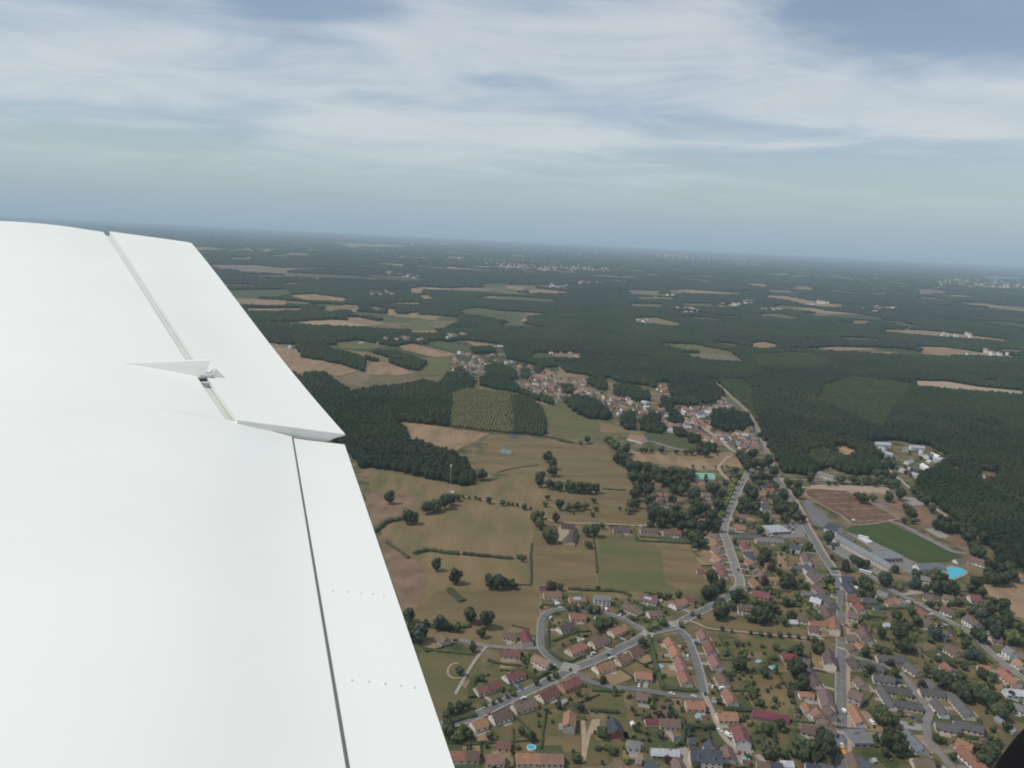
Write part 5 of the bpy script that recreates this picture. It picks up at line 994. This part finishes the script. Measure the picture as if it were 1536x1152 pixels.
# the trees that show largest are things of their own; the small rest is one mass
SPECS.sort(key=lambda q: -q[2] / math.hypot(q[0], q[1], H))
cnt = {'tree': 0, 'bush': 0}; LIM = {'tree': 300, 'bush': 200}; rest = []; rt = random.Random(3)
for x, y, r, k, tall, lab, w, grp in SPECS:
    u, v = project(np.array([x, y, 0]))
    vis = -40 < u < 1576 and v < 1200
    if cnt[w] < LIM[w] and vis: cnt[w] += 1; tag(one_tree(x, y, r, k, tall, rt), lab, w, grp)
    else: rest.append((x, y, r, k, tall))
RV, RF = {}, {}
for x, y, r, k, tall in rest:
    me = rt.choice(VAR[k + ('t' if tall else '')]); n = len(me.vertices); co = np.empty(n * 3, np.float32); me.vertices.foreach_get('co', co); co = co.reshape(-1, 3)
    tri = np.empty(len(me.polygons) * 3, np.int32); me.loops.foreach_get('vertex_index', tri); tri = tri.reshape(-1, 3)
    hgt = r * (3.1 if tall else 2.15) * rt.uniform(.92, 1.1); a = rt.uniform(0, 6.28); s_ = np.array([r * 1.06, r * 1.06, hgt * .48]); co = co * s_
    co = np.stack([co[:, 0] * math.cos(a) - co[:, 1] * math.sin(a) + x, co[:, 0] * math.sin(a) + co[:, 1] * math.cos(a) + y, co[:, 2] + hgt * .5], 1)
    L0 = sum(len(q) for q in RV.get(k, [])); RV.setdefault(k, []).append(co); RF.setdefault(k, []).append(tri + L0)
if RV:
    ks = sorted(RV); V = np.concatenate([np.concatenate(RV[k]) for k in ks]); o0 = 0; Fs = []; mi = []
    for i, k in enumerate(ks): Fk = np.concatenate(RF[k]); Fs.append(Fk + o0); mi.append(np.full(len(Fk), i)); o0 += sum(len(q) for q in RV[k])
    LM = {'d': 'leaf_dark', 'm': 'leaf_mid', 'l': 'leaf_light', 'b': 'leaf_blue', 'p': 'leaf_purple'}
    me = np_mesh('small_trees', V, np.concatenate(Fs), MATS[LM[ks[0]]])
    for k in ks[1:]: me.materials.append(MATS[LM[k]])
    me.polygons.foreach_set('material_index', np.concatenate(mi).astype(np.int32)); tag(link('small_trees', me), kind='stuff')
print('trees', cnt, 'rest', len(rest), 'houses', len(ALL_H))
HAZE = 4.9e-5; SUNE = 3.0; CL = 6.55; SEED1 = 3.7; EXPO = -0.18
# ------------------------------------------------------------------ the aeroplane's wing
CAM = np.array([0, 0, H])
PSI = math.radians(14); cv = np.array([math.cos(PSI), math.sin(PSI)]); nv = np.array([-math.sin(PSI), math.cos(PSI)])
P1 = np.array([-.667, 3.152]); P0 = np.array([-.0634, 1.1775]); TC = P1 @ nv; TT = TC + 2.79; TR = P0 @ nv - 1.3
TIP = np.array([-2.275, 5.628, -.154])
def te(t):      # trailing edge point (x, y, z) relative to the camera
    if t <= TC:
        k = (t - P0 @ nv) / (TC - P0 @ nv); q = P0 + (P1 - P0) * k; return q, -.85
    k = (t - TC) / (TT - TC); k2 = k * k * (3 - 2 * k) * .12 + k * .88
    q = P1 + (TIP[:2] - P1) * k; return q, -.85 + (TIP[2] + .85) * k2
PC = (np.array([0, .195, .448, .9, 1.35, 1.7, 1.95, 2.05, 2.08]), np.array([0, .028, .093, .158, .19, .185, .14, .09, .03]))
PT = (np.array([0, .25, .527, .851, 1.155, 1.4, 1.6, 1.7, 1.72]), np.array([0, .025, .052, .0865, .095, .085, .05, .02, -.01]))
def herm(s, P):
    x, y = P; m = np.gradient(y, x); s = np.clip(s, x[0], x[-1]); i = np.clip(np.searchsorted(x, s) - 1, 0, len(x) - 2)
    h = x[i+1] - x[i]; u = (s - x[i]) / h
    return (2*u**3-3*u**2+1)*y[i] + (u**3-2*u**2+u)*h*m[i] + (-2*u**3+3*u**2)*y[i+1] + (u**3-u**2)*h*m[i+1]
def wprof(s, t):
    w = min(max((t - TC) / (TT - TC), 0), 1); return (1 - w) * herm(s, PC) + w * herm(s, PT)
def wsurf(s, t, dz=0.0):
    q, z = te(t); q = q - cv * s; return np.array([q[0], q[1], z + wprof(s, t) + dz]) + CAM
def wpix(u, v):  # (s, t) of the wing point seen at a pixel
    r = ray(u, v); r = r / np.linalg.norm(r); lo, hi = .3, 14.0
    def g(l):
        p = r * l; t = p[:2] @ nv; q, z = te(min(max(t, TR), TT + .4)); s = (q - p[:2]) @ cv; return p[2] - (z + wprof(max(s, 0), t)), s, t
    ls = np.linspace(.6, 12, 900); prev = g(ls[0])[0]
    for l in ls[1:]:
        c = g(l)
        if c[0] < 0 <= prev:
            a, b = l - (ls[1] - ls[0]), l
            for _ in range(40):
                m_ = (a + b) / 2
                if g(m_)[0] > 0: a = m_
                else: b = m_
            return g(b)[1:]
        prev = c[0]
    return c[1:]
def panel(name, m, parent, tg, s0, s1, ns, dz=0.0, th=.035, tip_th=None, pw=1.0):
    """closed panel between chord fractions s0(t) and s1(t); th: thickness at (s, t)"""
    V = []; nt = len(tg)
    for t in tg:
        a, b = s0(t), s1(t)
        for j in range(ns):
            f = (j / (ns - 1)) ** pw; s = a + (b - a) * f
            V.append(wsurf(s, t, dz(s, t) if callable(dz) else dz))
    k = len(V)
    for i, t in enumerate(tg):
        a, b = s0(t), s1(t)
        for j in range(ns):
            f = (j / (ns - 1)) ** pw; p = np.array(V[i * ns + j]); s = a + (b - a) * f; p[2] -= th(s, t) if callable(th) else th; V.append(p)
    Fc = []
    for i in range(nt - 1):
        for j in range(ns - 1):
            a = i * ns + j; Fc += [(a, a + ns, a + ns + 1, a + 1), (k + a, k + a + 1, k + a + ns + 1, k + a + ns)]
    for j in range(ns - 1):
        a = j; Fc.append((a, a + 1, k + a + 1, k + a)); a = (nt - 1) * ns + j; Fc.append((a + 1, a, k + a, k + a + 1))
    for i in range(nt - 1):
        a = i * ns; Fc.append((a + ns, a, k + a, k + a + ns)); a = i * ns + ns - 1; Fc.append((a, a + ns, k + a + ns, k + a))
    # flat quads at the rim, smooth upper skin
    me = bpy.data.meshes.new(name); me.from_pydata([tuple(v) for v in V], [], Fc); me.materials.append(MATS[m])
    nsm = 2 * (nt - 1) * (ns - 1); me.polygons.foreach_set('use_smooth', [i < nsm for i in range(len(Fc))])
    me.update()
    try: me.set_sharp_from_angle(angle=math.radians(40))
    except Exception: pass
    return link(name, me, parent)
root = empty('aeroplane', (0, 0, 0)); tag(root, 'white wing of a light low-wing aeroplane seen from its cabin window', 'aeroplane')
fh, f0 = wpix(442, 659), wpix(528, 1150); fslope = (fh[0] - f0[0]) / (fh[1] - f0[1])
ah, a0 = wpix(163, 355), wpix(345, 636); aslope = (ah[0] - a0[0]) / (ah[1] - a0[1])
print('wing pts', fh, f0, ah, a0, 'TC', TC, 'TT', TT)
fhinge = lambda t: f0[0] + fslope * (t - f0[1]); ahinge = lambda t: a0[0] + aslope * (t - a0[1])
T1 = TC + .02
lin = lambda a, b, n: list(np.linspace(a, b, n))
LE = lambda t: 2.08 + (1.72 - 2.08) * min(max((t - TC) / (TT - TC), 0), 1)
thick = lambda s, t: min(.02 + .12 * s, .16)
panel('wing', 'white_paint', root, lin(TR, TC - .015, 30), lambda t: fhinge(t) + .010, LE, 60, 0, .06)
tgo = [TC - .015] + lin(TC + .012, TT - .015, 36) + [TT]
panel('wing', 'white_paint', root, tgo, lambda t: ahinge(t) + .014 if t > TC else fhinge(t) + .012, LE, 60, lambda s, t: -.012 * (t > TT - .01), .06)
# fixed skin strip between the flap's end and the aileron's end
panel('flap', 'white_paint', root, lin(TR, TC - .022, 30), lambda t: 0.0, lambda t: fhinge(t) + .002, 10, lambda s, t: -.004, lambda s, t: .006 + .12 * s)
def ad(s, t):    # the aileron is drooped up a little: its inboard end stands proud of the wing
    k = max(0.0, 1 - (t - TC) / 1.5); k *= k
    return k * (.034 + .067 * min(s / .448, 1) - herm(s, PC)) + (1 - k) * .010 - .016 * (t > TT - .012)
panel('aileron', 'white_paint', root, lin(TC - .006, TT - .03, 32) + [TT - .012, TT], lambda t: -.004 if t < TT - .02 else .03, lambda t: ahinge(t) - .026, 12, ad, lambda s, t: max(.004 + .045 * s, (ad(s, t) + .006) * min(1.0, max(s, 0) / .07) * (t < TC + .02)))
# recessed cove in front of the aileron and the flap
panel('gap_cove', 'gap_shade_paint', root, lin(TC + .015, TT - .02, 20), lambda t: ahinge(t) - .06, lambda t: ahinge(t) + .03, 4, -.02, .02)
panel('gap_cove', 'gap_shade_paint', root, lin(TR, TC - .03, 20), lambda t: fhinge(t) - .03, lambda t: fhinge(t) + .03, 4, -.016, .02)
# hinge fairing: a wedge ahead of the aileron hinge, a short one behind it
def blade(name, parent, nose, back, half, hgt, m='white_paint', n=14, slant=True):
    V = []; Fc = []; a = np.array(nose); b = np.array(back)
    for i in range(n):
        f = i / (n - 1); s, t = a + (b - a) * f; w = half * f ** .9; h = hgt * f ** 1.15
        k1, k2 = (.022 * f, .034 * f) if slant else (0, 0); P = [wsurf(s, t - w, -.004), wsurf(s - k1, t - w * .45, h * .62), wsurf(s - k2, t - w * .14, h * .97), wsurf(s - k2, t + w * .14, h), wsurf(s - k1, t + w * .45, h * .62), wsurf(s, t + w, -.004)]
        V += [tuple(p) for p in P]
    for i in range(n - 1):
        for j in range(5): k = i * 6 + j; Fc.append((k, k + 1, k + 7, k + 6))
    Fc.append(tuple(range((n - 1) * 6, n * 6)))
    me = bpy.data.meshes.new(name); me.from_pydata(V, [], Fc); me.materials.append(MATS[m]); me.update(); return link(name, me, parent)
nose = wpix(185, 545); bk = wpix(287, 550); bk = (bk[0], nose[1] + .0 * (bk[1] - nose[1]) + .0)
sb = ahinge(bk[1]) - .0
hf = blade('hinge_fairing', root, nose, (sb - .015, bk[1]), .034, .075)
tail = wpix(312, 551)
blade('hinge_fairing', root, (sb - .13, bk[1] - .02), (sb - .035, bk[1] - .01), .026, .048)
hb = MB(); p = wsurf(sb + .0, bk[1] - .035, .006); q = wsurf(sb - .05, bk[1] - .035, .02); hb.tube(p, q, .012, .009); hb.box(tuple(wsurf(sb - .01, bk[1] - .075, -.012)), (.025, .025, .02), PSI)
hb.build('hinge_bracket', MATS['gap_shade_paint'], root)
for us, vs in (((498, 521, 541, 558, 575), (884, 886, 888, 889.5, 891)), ((527, 552, 577, 600, 621), (1018, 1020, 1023, 1026, 1029))):
    for u, v in zip(us, vs):
        s, t = wpix(u, v); p = wsurf(s, t, -.005); MB().tube(p, p + np.array([0, 0, .0049]), .0024, .0016, 10).build('fastener', MATS['white_paint'], root)
# dark seal of the cabin window at the lower right
cc = []
for u, v in ((1440, 1260), (1462, 1215), (1480, 1178), (1498, 1142), (1520, 1110), (1550, 1080), (1590, 1052), (1640, 1030)):
    q = ray(u + 78, v + 64); cc.append(q / np.linalg.norm(q) * .42 + CAM)
sm = MB(); cc = smooth(cc, 4)
ax = np.cross(cc[-1] - cc[0], Fv); ax /= np.linalg.norm(ax); TG = np.gradient(cc, axis=0)
for i, c in enumerate(cc):
    t = TG[i] / np.linalg.norm(TG[i]); e1 = ax - t * (ax @ t); e1 /= np.linalg.norm(e1); e2 = np.cross(t, e1)
    for j in range(24): w = 6.28319 * j / 24; sm.v.append(tuple(c + (e1 * math.cos(w) + e2 * math.sin(w)) * .0215))
for i in range(len(cc) - 1):
    for j in range(24): k = (j + 1) % 24; sm.f.append((i * 24 + j, i * 24 + k, i * 24 + 24 + k, i * 24 + 24 + j))
sm.build('window_seal', MATS['black_rubber'], root, True)

# ------------------------------------------------------------------ air, sky, light, camera
hz = MB().box((4000, 27000, (H + 14 - 1) / 2), (92000, 66000, H + 15)); hm = bpy.data.materials.new('haze_air'); hm.use_nodes = True
n = hm.node_tree.nodes; n.clear(); o = n.new('ShaderNodeOutputMaterial'); pv = n.new('ShaderNodeVolumePrincipled'); hm.node_tree.links.new(pv.outputs[0], o.inputs['Volume'])
pv.inputs['Color'].default_value = (.67, .86, 1.0, 1); pv.inputs['Density'].default_value = HAZE; pv.inputs['Anisotropy'].default_value = 0.0
tag(hz.build('haze', hm), kind='stuff')
SUN_EL, SUN_AZ = math.radians(56), math.radians(-103)      # azimuth measured from +Y towards +X
sd = Vector((math.sin(SUN_AZ) * math.cos(SUN_EL), math.cos(SUN_AZ) * math.cos(SUN_EL), math.sin(SUN_EL)))
sl = bpy.data.lights.new('sun', 'SUN'); sl.energy = SUNE; sl.angle = math.radians(.53); sl.color = (1, .95, .87)
so = link('sun', sl); so.rotation_euler = sd.to_track_quat('Z', 'Y').to_euler(); so.location = (0, 0, 900)
W = bpy.data.worlds.new('World'); scene.world = W; W.use_nodes = True; n = W.node_tree.nodes; l = W.node_tree.links; bg = n['Background']
sky = n.new('ShaderNodeTexSky'); sky.sky_type = 'NISHITA'; sky.sun_disc = False; sky.sun_elevation = SUN_EL; sky.sun_rotation = SUN_AZ
sky.altitude = 300; sky.air_density = 1.1; sky.dust_density = .35; sky.ozone_density = 2.0
tc = n.new('ShaderNodeTexCoord'); sp = n.new('ShaderNodeSeparateXYZ'); l.new(tc.outputs['Generated'], sp.inputs[0])
def M(op, a, b=None, c=None):
    x = n.new('ShaderNodeMath'); x.operation = op
    for i, q in enumerate((a, b, c)):
        if q is None: continue
        if isinstance(q, (int, float)): x.inputs[i].default_value = q
        else: l.new(q, x.inputs[i])
    return x.outputs[0]
zz = M('ADD', M('MAXIMUM', sp.outputs[2], 0.0), .075)
cx, cy = M('DIVIDE', sp.outputs[0], zz), M('DIVIDE', sp.outputs[1], zz)
def vec(x, y, z=0.0):
    c = n.new('ShaderNodeCombineXYZ')
    for i, q in enumerate((x, y, z)):
        if isinstance(q, (int, float)): c.inputs[i].default_value = q
        else: l.new(q, c.inputs[i])
    return c.outputs[0]
def wn(v, sc, det, dist=0.0, rough=.55):
    t = n.new('ShaderNodeTexNoise'); t.inputs['Scale'].default_value = sc; t.inputs['Detail'].default_value = det; t.inputs['Distortion'].default_value = dist; t.inputs['Roughness'].default_value = rough
    l.new(v, t.inputs['Vector']); return t.outputs[0]
def ss(x, a, b):
    r = n.new('ShaderNodeMapRange'); r.interpolation_type = 'SMOOTHSTEP'; r.inputs[1].default_value = a; r.inputs[2].default_value = b; l.new(x, r.inputs[0]); return r.outputs[0]
big = wn(vec(cx, M('MULTIPLY', cy, .85), SEED1), .42, 3, .4)
fine = wn(vec(M('MULTIPLY', cx, .75), cy, 4.2), 1.3, 8, .7, .62)
wisp = wn(vec(M('MULTIPLY', cx, .6), M('ADD', cy, M('MULTIPLY', cx, .35)), 9.1), 1.5, 9, .9, .65)
msk = M('ADD', M('ADD', M('MULTIPLY', big, .62), M('MULTIPLY', fine, .40)), M('MULTIPLY', wisp, .26))
# the cloud sheet is thicker to the left of the view and thins to the right and overhead
def gap(x, y, rx, ry, k):
    a = M('DIVIDE', M('SUBTRACT', cx, x), rx); b = M('DIVIDE', M('SUBTRACT', cy, y), ry); d = M('SQRT', M('ADD', M('MULTIPLY', a, a), M('MULTIPLY', b, b)))
    return M('MULTIPLY', M('SUBTRACT', 1.0, ss(d, .25, 1.15)), k)
for q in ((1.45, 2.75, 1.0, .85, .25), (2.5, 5.7, 2.4, .75, .26), (-.76, 3.02, .42, .22, .17), (-.79, 4.4, .40, .28, .14), (-.1, 3.9, .35, .2, .10), (-2.9, 5.7, 1.6, .6, .12), (.1, 3.3, 1.0, .5, -.10), (-.5, 5.2, 1.3, .8, -.18), (1.6, 4.0, 1.6, .55, -.14), (-2.2, 3.9, 1.2, .9, -.12)):
    msk = M('SUBTRACT', msk, gap(*q))
cov = M('ADD', M('MULTIPLY', ss(msk, .46, .76), .74), .26)
low = ss(sp.outputs[2], .005, .13)
cov = M('MULTIPLY', cov, M('ADD', M('MULTIPLY', low, .55), .45))
def mixc(f, a, b):
    x = n.new('ShaderNodeMix'); x.data_type = 'RGBA'
    for k, q in (('Factor', f), ('A', a), ('B', b)):
        if isinstance(q, tuple): x.inputs[k].default_value = q
        elif isinstance(q, float): x.inputs[k].default_value = q
        else: l.new(q, x.inputs[k])
    return x.outputs['Result']
ccol = mixc(ss(fine, .3, .7), (CL * .93, CL * 1.05, CL * 1.16, 1), (CL * 1.12, CL * 1.205, CL * 1.27, 1))
res = mixc(M('MULTIPLY', cov, .84), sky.outputs[0], ccol)
res = mixc(M('MULTIPLY', M('SUBTRACT', 1.0, ss(sp.outputs[2], -.01, .12)), .97), res, (3.5, 4.8, 5.95, 1))
l.new(res, bg.inputs['Color']); bg.inputs['Strength'].default_value = .1
cd = bpy.data.cameras.new('camera'); cd.sensor_width = 36; cd.lens = 18 / math.tan(HF / 2); cd.clip_start = .02; cd.clip_end = 150000
co = link('camera', cd); mm = Matrix(((Rv[0], Uv[0], -Fv[0], 0), (Rv[1], Uv[1], -Fv[1], 0), (Rv[2], Uv[2], -Fv[2], H), (0, 0, 0, 1))); co.matrix_world = mm
scene.camera = co
scene.render.engine = 'CYCLES'; scene.cycles.max_bounces = 5; scene.cycles.diffuse_bounces = 2; scene.cycles.glossy_bounces = 2; scene.cycles.volume_bounces = 1
scene.cycles.use_denoising = True; scene.cycles.filter_width = 1.9
scene.view_settings.view_transform = 'Standard'; scene.view_settings.look = 'None'; scene.view_settings.gamma = 1; scene.view_settings.use_curve_mapping = False
scene.view_settings.exposure = EXPO
